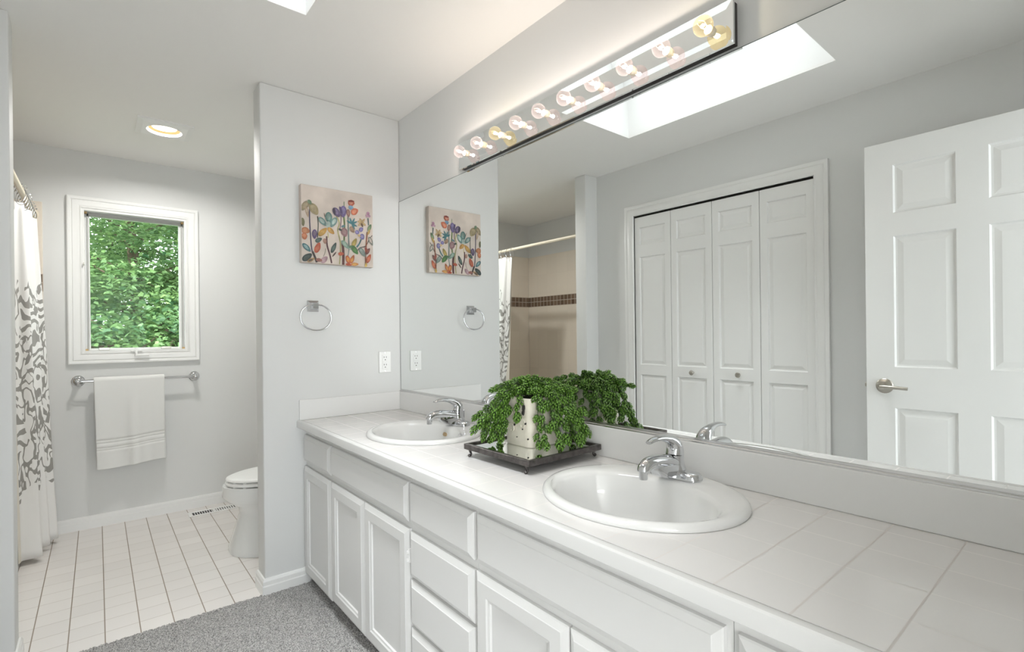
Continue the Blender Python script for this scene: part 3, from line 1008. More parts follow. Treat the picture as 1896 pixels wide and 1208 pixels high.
pa = thing('painting', 'square canvas of colourful wild flowers on beige ground', 'painting', (-0.354, Y1, 1.77))
px0, px1, pz0, pz1, pyf = -0.5385, -0.1700, 1.580, 1.963, Y1 - 0.036
b = B(); bx(b, px0, px1, pyf, Y1 - 0.001, pz0, pz1, 0.003, 2); obj('canvas', b, M['canvas'], pa)
def flowers():
    cols = {}
    order = []
    b = B()
    def ci(c):
        if c not in cols:
            cols[c] = len(order)
            order.append(mat('paint %02d' % len(order), tuple(0.70 * (0.86 * v / 255 + 0.14 * sum(c) / 765) ** 2.2 for v in c), 0.5, var=(45, 0.3), bump=(200, 0.4)))
        return cols[c]
    lay = [0]
    def P(x, y):
        u = (x - 102) / 963
        yt, yb_ = 60 + 160 * u, 1079 + 73 * u
        v = (y - yt) / (yb_ - yt)
        u = u * (1.0 + 0.10 * (1 - u)) if 0 <= u <= 1 else u
        return px0 + 0.002 + (px1 - px0 - 0.004) * min(max(u, 0), 1), pz1 - (pz1 - pz0) * min(max(v, 0), 1)
    def poly(pts, c):
        lay[0] += 1
        y = pyf - 0.0004 - lay[0] * 0.000012
        vs = []
        for q in pts:
            X, Z = P(*q)
            vs.append(b.verts.new((X, y, Z)))
        try:
            f = b.faces.new(vs)
            f.material_index = ci(c)
        except ValueError:
            pass
    def petal(x, y, l, w_, a, c, c2=None, tip=1.3):
        a = math.radians(a)
        def ring(s, dx=0):
            out = []
            for k in range(18):
                t = 2 * PI * k / 18
                lx = math.cos(t)
                px = lx * l * s + dx
                py = math.sin(t) * w_ * s * (1 - 0.35 * (lx > 0) * lx * (tip - 1) * 3)
                out.append((x + px * math.cos(a) - py * math.sin(a), y + px * math.sin(a) + py * math.cos(a)))
            return out
        poly(ring(1), c)
        if c2:
            poly(ring(0.58, -0.12 * l), c2)
    def stem_(pts, w_, c):
        q = [Vector((p[0], p[1], 0)) for p in smooth_path([(x, y, 0) for x, y in pts], 4)]
        for a_, b_ in zip(q, q[1:]):
            n = Vector((-(b_ - a_).y, (b_ - a_).x, 0))
            if n.length == 0:
                continue
            n = n.normalized() * w_ / 2
            poly([(a_ + n)[:2], (b_ + n)[:2], (b_ - n)[:2], (a_ - n)[:2]], c)
    # stems
    stem_([(195, 350), (195, 560), (210, 850), (225, 960)], 15, (70, 66, 96))
    stem_([(225, 940), (255, 1020), (275, 1080)], 26, (58, 52, 50))
    stem_([(290, 480), (296, 600), (285, 760)], 12, (62, 70, 60))
    stem_([(400, 740), (405, 860), (440, 990), (460, 1090)], 20, (92, 52, 60))
    stem_([(385, 900), (375, 960), (355, 1005)], 6, (80, 90, 60))
    stem_([(415, 690), (420, 760)], 8, (190, 180, 90))
    stem_([(530, 480), (570, 570), (545, 660), (575, 800), (580, 920), (565, 1105)], 17, (178, 172, 110))
    stem_([(590, 440), (590, 560), (572, 650)], 12, (120, 90, 110))
    stem_([(630, 470), (640, 620), (630, 800)], 22, (104, 130, 66))
    stem_([(605, 800), (618, 950), (615, 1112)], 34, (96, 52, 48))
    stem_([(690, 470), (692, 700), (700, 900)], 20, (120, 136, 132))
    stem_([(700, 900), (690, 960), (680, 1000)], 12, (110, 130, 130))
    stem_([(700, 905), (760, 915)], 14, (170, 186, 178))
    stem_([(880, 780), (850, 840), (810, 885)], 20, (52, 116, 124))
    stem_([(820, 930), (860, 890), (950, 870), (1010, 780), (1055, 735)], 10, (70, 62, 58))
    stem_([(990, 510), (998, 600)], 20, (96, 120, 120))
    stem_([(975, 690), (958, 850), (945, 1000), (945, 1130)], 20, (150, 84, 52))
    stem_([(635, 290), (635, 350)], 9, (84, 140, 84))
    stem_([(370, 440), (378, 480), (400, 510)], 7, (110, 80, 60))
    # blooms
    petal(140, 350, 70, 40, 120, (158, 142, 110), (176, 160, 128))
    petal(245, 390, 85, 52, 60, (164, 148, 108), (184, 168, 130))
    petal(165, 430, 70, 20, 80, (176, 150, 124), (198, 176, 152))
    petal(196, 300, 34, 22, 60, (122, 150, 118))
    petal(115, 560, 55, 22, 85, (120, 118, 84))
    petal(145, 670, 52, 44, 20, (190, 118, 78), (206, 138, 96))
    petal(130, 745, 44, 36, 80, (188, 106, 70), (204, 128, 90))
    petal(428, 500, 75, 46, 85, (92, 136, 130), (140, 168, 158))
    petal(350, 550, 72, 34, 50, (104, 144, 140), (176, 196, 188))
    petal(490, 560, 72, 40, 120, (112, 150, 146), (178, 198, 190))
    petal(420, 590, 45, 30, 90, (180, 200, 190))
    petal(350, 685, 72, 36, -45, (198, 146, 60), (212, 166, 84))
    petal(455, 670, 58, 30, 45, (204, 146, 58), (220, 170, 90))
    petal(250, 715, 62, 33, 90, (90, 70, 120), (126, 110, 130))
    petal(298, 790, 46, 30, -30, (70, 92, 88), (96, 118, 112))
    petal(285, 890, 72, 36, -70, (196, 84, 56), (208, 112, 80))
    petal(155, 890, 70, 30, 50, (70, 116, 124), (140, 176, 176))
    petal(160, 1015, 70, 42, -40, (52, 66, 66), (78, 92, 88))
    petal(205, 1050, 50, 22, -30, (176, 138, 92), (90, 84, 76))
    petal(365, 1045, 55, 36, -45, (184, 146, 156), (198, 164, 170))
    petal(300, 1050, 40, 24, 10, (166, 108, 96))
    petal(375, 805, 36, 24, 80, (178, 128, 108), (190, 146, 128))
    petal(488, 890, 75, 28, -65, (62, 82, 78), (92, 114, 106))
    petal(495, 975, 42, 10, -50, (84, 60, 52))
    petal(530, 430, 72, 44, 55, (104, 88, 130), (140, 122, 160))
    petal(500, 420, 50, 18, 80, (62, 52, 78))
    petal(622, 420, 76, 48, 90, (112, 96, 148), (140, 128, 176))
    petal(590, 400, 50, 16, 70, (86, 70, 118))
    petal(692, 440, 52, 28, 80, (148, 100, 90), (176, 138, 124))
    petal(738, 310, 48, 42, 10, (206, 96, 66), (232, 152, 124))
    petal(738, 285, 46, 14, 5, (140, 52, 42))
    petal(733, 370, 40, 28, 20, (122, 164, 196))
    petal(785, 420, 56, 46, -20, (214, 106, 70), (232, 146, 112))
    for a in (-150, -110, -60, -20, 25, 60):
        petal(742 + 42 * math.cos(math.radians(a)), 580 + 42 * math.sin(math.radians(a)), 44, 13, a, (62, 126, 134))
    petal(745, 655, 48, 30, 55, (150, 118, 92), (170, 138, 112))
    petal(635, 690, 62, 48, 70, (152, 110, 114), (176, 140, 140))
    petal(578, 655, 26, 14, 30, (60, 74, 70))
    petal(620, 610, 30, 16, -20, (90, 128, 140))
    petal(645, 850, 75, 30, 45, (124, 158, 140), (160, 186, 168))
    petal(775, 825, 65, 32, -60, (176, 156, 70), (204, 176, 90))
    petal(780, 920, 72, 36, 50, (70, 128, 62), (100, 152, 84))
    petal(735, 880, 36, 18, 10, (84, 128, 84))
    petal(585, 970, 40, 24, 0, (198, 90, 60))
    petal(682, 1050, 62, 32, 70, (198, 92, 48), (222, 150, 70))
    petal(742, 1040, 60, 28, -65, (206, 104, 52), (226, 160, 76))
    petal(780, 1105, 55, 22, 0, (216, 136, 56), (230, 174, 90))
    petal(690, 1110, 45, 18, 10, (200, 84, 48))
    petal(820, 690, 32, 26, 20, (108, 100, 168), (150, 142, 196))
    petal(880, 655, 34, 30, -30, (112, 104, 172), (148, 140, 196))
    petal(895, 750, 40, 36, 60, (116, 110, 172), (156, 150, 192))
    petal(850, 735, 24, 14, 30, (214, 180, 120))
    for a in (-120, -50, 30, 150, 200):
        petal(893 + 36 * math.cos(math.radians(a)), 570 + 36 * math.sin(math.radians(a)), 34, 17, a, (196, 160, 100), (212, 184, 134))
    petal(893, 600, 30, 14, 60, (112, 80, 52))
    petal(990, 450, 26, 24, 0, (184, 132, 160))
    petal(970, 480, 22, 18, 20, (196, 150, 174)); petal(1010, 485, 22, 18, 20, (190, 140, 168))
    petal(1012, 635, 50, 28, -60, (110, 144, 100), (140, 168, 124))
    petal(1000, 690, 40, 18, -60, (206, 168, 90))
    petal(1030, 810, 66, 28, 60, (130, 136, 124), (214, 196, 184))
    petal(895, 950, 75, 33, 50, (112, 130, 122), (150, 166, 156))
    petal(980, 940, 50, 26, -50, (122, 72, 70), (150, 96, 84))
    petal(955, 920, 40, 20, 70, (160, 76, 60))
    petal(992, 1035, 65, 32, -60, (196, 86, 50), (214, 120, 84))
    petal(948, 1115, 30, 20, -80, (220, 180, 80))
    o = obj('painted_flowers', b, order, pa)
    o['label'] = 'multicoloured painted flowers'
flowers()

# ---------------------------------------------------------------- vanity cabinets
FX = -0.535        # door faces
FR = -0.515        # face frame
def unit(y0, y1, label, fronts, stiles, rails):
    """face-framed base cabinet without a top"""
    r = thing('vanity_cabinet', label, 'cabinet', ((FR) / 2, (y0 + y1) / 2, 0), 'painted cabinets of the vanity')
    b = B()
    e = 0.0006
    bx(b, FR + 0.018, -0.02, y0 + e, y0 + 0.016, 0.055, 0.772)
    bx(b, FR + 0.018, -0.02, y1 - 0.016, y1 - e, 0.055, 0.772)
    bx(b, FR + 0.018, -0.02, y0 + 0.016, y1 - 0.016, 0.055, 0.07)
    bx(b, -0.03, -0.02, y0 + 0.016, y1 - 0.016, 0.07, 0.772)
    bx(b, FR + 0.075, FR + 0.09, y0 + e, y1 - e, 0.009, 0.055)
    obj('carcass', b, M['cab'], r)
    b = B()
    for a in stiles:
        bx(b, FR, FR + 0.018, a[0], a[1], 0.055, 0.772)
    for (a0, a1, z0, z1) in rails:
        bx(b, FR, FR + 0.018, a0, a1, z0, z1)
    obj('face_frame', b, M['cab'], r)
    for kind, fy0, fy1, z0, z1 in fronts:
        b = B()
        w_, h_ = fy1 - fy0, z1 - z0
        T = lambda u, v, d: (FX - d, fy1 - u, z0 + v)
        if kind == 'drawer_front':
            slab(b, T, w_, h_, 0.0195, [], [], edge=((0, -0.010), (0.003, -0.0075), (0.016, -0.0015), (0.0175, 0.0)))
        else:
            q = 0.052
            slab(b, T, w_, h_, 0.0195, [(q, w_ - q, q, h_ - q)], [(0, 0), (0.004, -0.0035), (0.011, -0.005), (0.013, -0.0105)],
                 edge=((0, -0.010), (0.003, -0.0075), (0.016, -0.0015), (0.0175, 0.0)))
        obj(kind, b, M['cab'], r)
    return r
DT, DB, OT, OB = 0.737, 0.607, 0.583, 0.066
def frame_for(y0, y1, mids):
    st = [(y0 + 0.0006, y0 + 0.022), (y1 - 0.022, y1 - 0.0006)]
    rl = [(y0 + 0.022, y1 - 0.022, 0.055, 0.085)] + [(y0 + 0.022, y1 - 0.022, a, c) for a, c in mids]
    return st, rl
st, rl = frame_for(2.200, 2.572, [(0.715, 0.772), (0.57, 0.625)])
unit(2.200, 2.572, 'narrow white vanity cabinet against the partition wall with one drawer over one door',
     [('drawer_front', 2.206, 2.560, DT - 0.13, DT), ('door', 2.206, 2.560, OB - 0.008, OT)], st, rl)
st, rl = frame_for(1.486, 2.200, [(0.715, 0.772), (0.57, 0.625)])
u2 = unit(1.486, 2.200, 'white two door vanity cabinet under the far sink',
     [('drawer_front', 1.494, 2.193, DB, DT), ('door', 1.8475, 2.193, OB, OT), ('door', 1.490, 1.8425, OB, OT)], st, rl)
b = B()
bx(b, FX + 0.004, FX + 0.018, 1.4855, 1.4895, 0.475, 0.520, 0.001)
bx(b, FX - 0.002, FX + 0.006, 1.4862, 1.4900, 0.480, 0.490); bx(b, FX - 0.002, FX + 0.006, 1.4862, 1.4900, 0.505, 0.515)
obj('hinge', b, M['plastic'], u2)
st, rl = frame_for(1.116, 1.486, [(0.715, 0.772), (0.56, 0.625), (0.41, 0.45), (0.26, 0.30)])
unit(1.116, 1.486, 'white stack of four drawers between the two sink cabinets',
     [('drawer_front', 1.122, 1.482, DB, DT), ('drawer_front', 1.122, 1.480, 0.434, 0.580), ('drawer_front', 1.122, 1.480, 0.278, 0.424), ('drawer_front', 1.122, 1.480, 0.066, 0.268)], st, rl)
st, rl = frame_for(0.405, 1.116, [(0.715, 0.772), (0.57, 0.625)])
unit(0.405, 1.116, 'white two door vanity cabinet under the near sink',
     [('drawer_front', 0.417, 1.108, DB, DT), ('door', 0.7680, 1.112, OB, OT), ('door', 0.417, 0.7630, OB, OT)], st, rl)
st, rl = frame_for(-0.048, 0.405, [(0.715, 0.772), (0.57, 0.625)])
unit(-0.048, 0.405, 'white vanity cabinet at the near end by the entry wall',
     [('drawer_front', -0.03, 0.393, DB, DT), ('door', -0.03, 0.393, OB, OT)], st, rl)

# ---------------------------------------------------------------- countertop with sink holes
SINKS = [(-0.250, 0.783), (-0.250, 1.872)]
SA, SB = 0.230, 0.262
ct = thing('countertop', 'long white tiled countertop running along the mirror wall', 'countertop', (-0.28, 1.27, 0.774))
def plate_holes(bm, x0, x1, y0, y1, z0, z1, holes):
    loops = []
    for z in (z1, z0):
        es = []
        outer = [bm.verts.new((x, y, z)) for x, y in ((x0, y0), (x1, y0), (x1, y1), (x0, y1))]
        es += [bm.edges.new((outer[i], outer[(i + 1) % 4])) for i in range(4)]
        hl = []
        for cx, cy_, a, c in holes:
            h = [bm.verts.new((cx + a * math.cos(2 * PI * k / 48), cy_ + c * math.sin(2 * PI * k / 48), z)) for k in range(48)]
            es += [bm.edges.new((h[k], h[(k + 1) % 48])) for k in range(48)]
            hl.append(h)
        bmesh.ops.triangle_fill(bm, use_beauty=True, use_dissolve=False, edges=es)
        loops.append([outer] + hl)
    for a, c in zip(*loops):
        n = len(a)
        for k in range(n):
            bm.faces.new((a[k], a[(k + 1) % n], c[(k + 1) % n], c[k]))
b = B(); plate_holes(b, -0.5355, -0.0015, -0.048, Y1 - 0.0005, 0.774, ZC, [(x, y, SA * 0.93, SB * 0.93) for x, y in SINKS]); obj('tile_top', b, M['counter_tile'], ct)
b = B()
prof = [(-0.5365, 0.774), (-0.5590, 0.774), (-0.5600, 0.7755), (-0.5600, 0.8000), (-0.5590, 0.8045), (-0.5555, 0.8080), (-0.5500, 0.8090), (-0.5430, 0.8085), (-0.5375, 0.8072), (-0.5365, 0.8066)]
loft(b, [[Vector((x, y, z)) for x, z in prof] for y in (-0.048, Y1 - 0.0005)], True)
obj('edge_trim', b, M['edge_tile'], ct, True, 30)
b = B(); bx(b, -0.013, -0.0015, -0.048, Y1 - 0.012, ZC, 0.9065, 0.003, 2); obj('backsplash', b, M['backsplash'], ct)
b = B(); bx(b, -0.548, -0.0015, Y1 - 0.0115, Y1 - 0.0005, ZC, 0.9065, 0.003, 2); obj('side_splash', b, M['backsplash'], ct)

# sinks
def sink(cx, cy_, label, hole):
    r = thing('sink', label, 'sink', (cx, cy_, ZC), 'oval drop-in sinks')
    n = 72
    b = B()
    def ell(c, a, bb, z, pw=1.0):
        return [Vector((c + a * math.copysign(abs(math.cos(2 * PI * k / n)) ** pw, math.cos(2 * PI * k / n)), cy_ + bb * math.sin(2 * PI * k / n), z)) for k in range(n)]
    ic, ia, ib = cx - 0.038, 0.160, 0.218
    rings = [ell(cx, SA * 0.90, SB * 0.90, ZC - 0.02), ell(cx, SA * 0.96, SB * 0.96, ZC + 0.0006), ell(cx, SA, SB, ZC + 0.0006), ell(cx, SA + 0.0012, SB + 0.0012, ZC + 0.004),
             ell(cx, SA - 0.001, SB - 0.001, ZC + 0.010), ell(cx, SA - 0.007, SB - 0.007, ZC + 0.015), ell(cx, SA - 0.016, SB - 0.016, ZC + 0.0165),
             ell(cx - 0.012, SA - 0.034, SB - 0.026, ZC + 0.0155), ell(ic, ia + 0.010, ib + 0.008, ZC + 0.0125), ell(ic, ia + 0.003, ib + 0.003, ZC + 0.009),
             ell(ic, ia - 0.004, ib - 0.004, ZC + 0.000), ell(ic, ia * 0.93, ib * 0.93, ZC - 0.04), ell(ic, ia * 0.85, ib * 0.85, ZC - 0.085), ell(ic, ia * 0.70, ib * 0.70, ZC - 0.118),
             ell(ic, ia * 0.45, ib * 0.42, ZC - 0.136), ell(ic, 0.024, 0.024, ZC - 0.142)]
    loft(b, rings, True, False, False)
    obj('bowl', b, M['ceramic'], r, True, 60)
    b = B(); lathe(b, [(0.026, ZC - 0.1425), (0.026, ZC - 0.1400), (0.020, ZC - 0.1385), (0.019, ZC - 0.141), (0.012, ZC - 0.139), (0.002, ZC - 0.138)], (ic, cy_, 0), 'Z', 24); obj('drain', b, M['chrome'], r, True)
    if hole:
        b = B()
        c = Vector((ic + ia * 0.935, cy_ + 0.016, ZC - 0.024))
        nrm = Vector((-0.96, 0.0, 0.26)).normalized()
        t1 = Vector((0, 1, 0)); t2 = nrm.cross(t1)
        loft(b, [[c + nrm * d + t1 * (s * math.cos(2 * PI * k / 20)) * 1.5 + t2 * (s * math.sin(2 * PI * k / 20)) for k in range(20)] for s, d in ((0.0085, -0.006), (0.0085, 0.0035), (0.006, 0.0045))], True)
        obj('overflow_hole', b, M['overflow'], r)['label'] = 'tan overflow ring'
    return r
sink(*SINKS[0], 'white oval sink nearest the camera, right of the plant', False)
sink(*SINKS[1], 'white oval sink by the partition wall, behind the plant', True)

# faucets
def faucet(cx, cy_, label):
    z0 = ZC + 0.0150
    r = thing('faucet', label, 'faucet', (cx, cy_, z0), 'chrome faucets of the two sinks')
    def W(x, y, z):
        return Vector((cx + x, cy_ + y, z0 + z))
    b = B()
    def stad(a, l, z, xo=0.0, n=10):
        out = []
        for k in range(n + 1):
            t = PI * k / n
            out.append(W(xo + a * math.cos(t), l + a * math.sin(t), z))
        for k in range(n + 1):
            t = PI + PI * k / n
            out.append(W(xo + a * math.cos(t), -l + a * math.sin(t), z))
        return out
    loft(b, [stad(0.029, 0.053, 0.0), stad(0.029, 0.053, 0.006), stad(0.0265, 0.053, 0.013), stad(0.022, 0.052, 0.018), stad(0.013, 0.045, 0.0205)], True)
    obj('base_plate', b, M['chrome'], r, True, 50)
    b = B()
    lathe(b, [(0.036, 0.012), (0.031, 0.020), (0.0265, 0.032), (0.0245, 0.044), (0.0245, 0.0590), (0.020, 0.0591)], W(0.004, 0, 0), 'Z', 32)
    obj('body', b, M['chrome'], r, True, 50)
    b = B()
    path = smooth_path([W(0.004, 0, 0.034), W(-0.035, 0, 0.044), W(-0.075, 0, 0.0515), W(-0.105, 0, 0.0535), W(-0.126, 0, 0.050), W(-0.137, 0, 0.041), W(-0.1395, 0, 0.034)], 5)
    rr = [0.0225 - 0.0065 * (i / (len(path) - 1)) for i in range(len(path))]
    tube(b, path, rr, 24, flat=[0.98 - 0.12 * (i / (len(path) - 1)) + (0.10 if i > len(path) - 9 else 0) for i in range(len(path))])
    obj('spout', b, M['chrome'], r, True, 50)
    b = B()
    def sec(x, w0, w1, zlo, zhi, n=8):
        return [W(x, -w0, zlo)] + [W(x, -w1 * math.cos(PI * k / n), zhi - 0.010 + 0.010 * math.sin(PI * k / n)) for k in range(n + 1)] + [W(x, w0, zlo)]
    loft(b, [sec(0.0, 0.027, 0.023, 0.004, 0.040), sec(-0.025, 0.025, 0.022, 0.004, 0.046), sec(-0.055, 0.021, 0.020, 0.006, 0.048), sec(-0.078, 0.016, 0.017, 0.012, 0.048), sec(-0.092, 0.010, 0.013, 0.024, 0.048)], True)
    obj('spout_base', b, M['chrome'], r, True, 50)
    b = B(); lathe(b, [(0.0105, 0.016), (0.0112, 0.019), (0.0112, 0.036)], W(-0.1395, 0, 0), 'Z', 20); obj('aerator', b, M['chrome'], r, True)
    b = B()
    path = smooth_path([W(0.004, 0, 0.0592), W(0.005, 0, 0.070), W(0.002, 0, 0.083), W(-0.010, 0, 0.096), W(-0.032, 0, 0.106), W(-0.060, 0, 0.112), W(-0.090, 0, 0.1125), W(-0.116, 0, 0.107)], 5)
    n_ = len(path)
    key = [0.0248, 0.0240, 0.0220, 0.0185, 0.0145, 0.0120, 0.0112, 0.0085]
    kf = [1.0, 1.0, 0.98, 0.94, 0.80, 0.66, 0.58, 0.55]
    def at(q, i):
        t = i / 5
        j = min(int(t), len(q) - 2)
        return q[j] + (q[j + 1] - q[j]) * (t - j)
    tube(b, path, [at(key, i) for i in range(n_)], 24, flat=[at(kf, i) for i in range(n_)])
    obj('handle', b, M['chrome'], r, True, 50)
    b = B(); tube(b, [W(0.038, 0, 0.010), W(0.038, 0, 0.052)], 0.0022, 8); sphere(b, W(0.038, 0, 0.054), 0.0045, 12, 8); obj('drain_rod', b, M['chrome'], r, True)
faucet(-0.080, 0.793, 'chrome single lever faucet at the sink nearest the camera')
faucet(-0.080, 1.882, 'chrome single lever faucet at the sink by the partition wall')

# ---------------------------------------------------------------- wall mirror
mr = thing('wall_mirror', 'frameless wall mirror filling the wall above the backsplash', 'mirror', (0.003, 1.25, 0.912))
my0, my1, mz0, mz1 = -0.045, Y1 - 0.002, 0.912, 1.9645
b = B(); bx(b, 0.0, 0.0055, my0 + 0.002, my1 - 0.002, mz0 + 0.002, mz1 - 0.002); obj('glass', b, M['mirror'], mr)
b = B()
bx(b, -0.0002, 0.0055, my0, my0 + 0.002, mz0, mz1); bx(b, -0.0002, 0.0055, my1 - 0.002, my1, mz0, mz1)
bx(b, -0.0002, 0.0055, my0 + 0.002, my1 - 0.002, mz1 - 0.002, mz1); bx(b, -0.0002, 0.0055, my0 + 0.002, my1 - 0.002, mz0, mz0 + 0.002)
obj('edge', b, M['mirror_edge'], mr)
b = B()
loft(b, [[Vector((x, y, z)) for x, z in ((0.0055, 0.9068), (-0.0085, 0.9068), (-0.0085, 0.9105), (-0.005, 0.9125), (-0.0022, 0.9125), (-0.0022, 0.9185), (-0.0004, 0.9185), (-0.0004, 0.910), (0.0055, 0.910))] for y in (my0, my1)], True)
obj('channel', b, M['steel'], mr)

# ---------------------------------------------------------------- light bar
lb = thing('vanity_light', 'long mirrored light bar with ten globe bulbs above the mirror', 'light fixture', (0.005, 1.282, 2.03))
lx = -0.023
ly0, ly1, lz0, lz1 = 0.639, 1.925, 1.9715, 2.088
b = B(); bx(b, lx + 0.0066, 0.0055, ly0 + 0.004, ly1 - 0.004, lz0 + 0.002, lz1 - 0.002); obj('housing', b, M['black'], lb)
b = B()
bv = 0.020
loft(b, [[Vector((x, y, z)) for y, z in ((ly0 + i_, lz0 + i_), (ly1 - i_, lz0 + i_), (ly1 - i_, lz1 - i_), (ly0 + i_, lz1 - i_))] for x, i_ in ((lx + 0.0065, 0), (lx - 0.0017, 0), (lx, bv))], True)
obj('face', b, M['mirror'], lb)
def bulb(y, gold):
    c = Vector((lx - 0.037, y, 2.031))
    b = B()
    lathe(b, [(0.0135, 0.0), (0.0135, -0.004), (0.0120, -0.006), (0.0120, -0.012), (0.009, -0.013)], (lx, y, 2.031), 'X', 20)
    so = obj('socket', b, M['cream'], lb, True)
    b = B()
    R_ = 0.0262
    pf = [(0.0095, 0.024), (0.0105, 0.0235)] + [(R_ * math.sin(a), R_ * math.cos(a)) for a in [math.radians(25 + 155 * k / 16) for k in range(17)]]
    pf[-1] = (0.0004, pf[-1][1])
    lathe(b, pf, c, 'X', 28, cap0=False)
    bo = obj('bulb', b, M['bulb_gold' if gold else 'bulb_pink'], lb, True, 80)
    bo['label'] = 'clear globe bulb with a golden tint' if gold else 'clear globe bulb with a rosy tint'
    b = B()
    tube(b, smooth_path([c + Vector((0.022, -0.003, 0)), c + Vector((0.010, -0.006, 0.0)), c + Vector((0.001, -0.0075, 0)), c + Vector((-0.0055, -0.004, 0)), c + Vector((-0.007, 0, 0)), c + Vector((-0.0055, 0.004, 0)), c + Vector((0.001, 0.0075, 0)), c + Vector((0.010, 0.006, 0)), c + Vector((0.022, 0.003, 0))], 3), 0.0007, 6)
    obj('filament', b, M['filament'], bo, True)
for k in range(10):
    y = 0.703 + k * 0.1293
    bulb(y, k in (0, 7))
    lamp('bulb_light', 'POINT', (lx - 0.037, y, 2.031), 0.56, (1.0, 0.945, 0.86), size=0.0055)

# ---------------------------------------------------------------- recessed ceiling light
cl = thing('recessed_light', 'white square recessed ceiling light with a lit round lens', 'light fixture', (-1.0, 3.488, H))
b = B()
qx, qy = -1.0, 3.488
loft(b, [[Vector((qx + s * dx, qy + s * dy, z)) for dx, dy in ((-1, -1), (1, -1), (1, 1), (-1, 1))] for s, z in ((0.130, H - 0.0005), (0.130, H - 0.008), (0.113, H - 0.013))], True, False, False)
ring = [Vector((qx + 0.113 * dx, qy + 0.113 * dy, H - 0.013)) for dx, dy in ((-1, -1), (1, -1), (1, 1), (-1, 1))]
n = 40
sq = []
for k in range(n):
    a = 2 * PI * k / n
    mm = max(abs(math.cos(a)), abs(math.sin(a)))
    sq.append(Vector((qx + 0.113 * math.cos(a) / mm, qy + 0.113 * math.sin(a) / mm, H - 0.013)))
loft(b, [sq, [Vector((qx + 0.104 * math.cos(2 * PI * k / n) / max(abs(math.cos(2 * PI * k / n)), abs(math.sin(2 * PI * k / n))), qy + 0.104 * math.sin(2 * PI * k / n) / max(abs(math.cos(2 * PI * k / n)), abs(math.sin(2 * PI * k / n))), H - 0.0165)) for k in range(n)],
         [Vector((qx + 0.084 * math.cos(2 * PI * k / n), qy + 0.084 * math.sin(2 * PI * k / n), H - 0.0165)) for k in range(n)],
         [Vector((qx + 0.080 * math.cos(2 * PI * k / n), qy + 0.080 * math.sin(2 * PI * k / n), H - 0.010)) for k in range(n)]], True, False, False)
obj('frame', b, M['plastic'], cl)
b = B(); lathe(b, [(0.0800, H - 0.0135), (0.0770, H - 0.006)], (qx, qy, 0), 'Z', 40, False, False)
obj('lit_rim', b, emit_mat('glowing rim', (1.0, 0.93, 0.80), 2.2), cl, True)
b = B(); lathe(b, [(0.0770, H - 0.006), (0.060, H + 0.004)], (qx, qy, 0), 'Z', 40, False, False)
obj('reflector', b, M['reflector'], cl, True)
b = B(); lathe(b, [(0.060, H + 0.004), (0.059, H + 0.006), (0.001, H + 0.006)], (qx, qy, 0), 'Z', 40, False, True); obj('lens', b, M['lens'], cl, True)
lamp('recessed_light_beam', 'AREA', (qx, qy, H + 0.0042), 11.5, (1.0, 0.985, 0.955), sx=0.08, sy=0.08)

# ---------------------------------------------------------------- tray
ZT = 0.850
ty = thing('mirrored_tray', 'square pewter tray with a mirrored base on four curled feet', 'tray', (-0.188, 1.262, ZC))
rot = Matrix.Rotation(math.radians(1.2), 3, 'Z')
def TW(x, y, z):
    v = rot @ Vector((x, y, 0))
    return Vector((-0.188 + v.x, 1.262 + v.y, z))
hs = 0.1625
b = B()
loops = []
for s, z in ((hs - 0.004, ZT - 0.020), (hs, ZT - 0.018), (hs, ZT - 0.001), (hs - 0.001, ZT), (hs - 0.011, ZT), (hs - 0.013, ZT - 0.002), (hs - 0.013, ZT - 0.0075)):
    loops.append([TW(s * dx, s * dy, z) for dx, dy in ((-1, -1), (1, -1), (1, 1), (-1, 1))])
loft(b, loops, True, True, False)
obj('frame', b, M['pewter'], ty)
b = B()
loft(b, [[TW((hs - 0.0135) * dx, (hs - 0.0135) * dy, z) for dx, dy in ((-1, -1), (1, -1), (1, 1), (-1, 1))] for z in (ZT - 0.0085, ZT - 0.0055)], True)
obj('mirror_base', b, M['mirror'], ty)['label'] = 'mirrored base'
for dx, dy in ((-1, -1), (1, -1), (1, 1), (-1, 1)):
    b = B()
    x, y = (hs - 0.012) * dx, (hs - 0.022) * dy
    tube(b, smooth_path([TW(x, y, ZT - 0.012), TW(x + 0.002 * dx, y, ZT - 0.024), TW(x - 0.002 * dx, y, ZT - 0.034), TW(x + 0.005 * dx, y, ZT - 0.0400)], 4),
         [0.0095, 0.0085, 0.007, 0.0055, 0.0045, 0.004, 0.0037, 0.0035, 0.0035, 0.0035, 0.0036, 0.0037, 0.0038], 10)
    sphere(b, TW(x + 0.006 * dx, y, ZC + 0.0054), 0.0052, 10, 8)
    obj('leg', b, M['pewter'], ty, True)

# ---------------------------------------------------------------- potted trailing plant
ZP = ZT - 0.0054
pcx, pcy = -0.160, 1.290
pp = thing('potted_plant', 'artificial trailing hop plant in a cream chipped square pot', 'potted plant', (pcx, pcy, ZP))
def lob(s, z, lobes=0.0, n=40):
    out = []
    for k in range(n):
        a = 2 * PI * k / n
        c, q = math.cos(a), math.sin(a)
        e = 0.30
        x = math.copysign(abs(c) ** e, c)
        y = math.copysign(abs(q) ** e, q)
        f = 1 + lobes * (abs(x * y) - 0.6)
        out.append(Vector((pcx + s * x * f, pcy + s * y * f, z)))
    return out
b = B()
loft(b, [lob(0.066, ZP + 0.0003), lob(0.069, ZP + 0.004), lob(0.068, ZP + 0.05, 0.03), lob(0.070, ZP + 0.10, 0.06), lob(0.076, ZP + 0.145, 0.10), lob(0.080, ZP + 0.160, 0.12), lob(0.079, ZP + 0.164, 0.12),
         lob(0.074, ZP + 0.162, 0.10), lob(0.070, ZP + 0.140, 0.08)], True, True, True)
obj('pot', b, M['pot'], pp, True, 50)
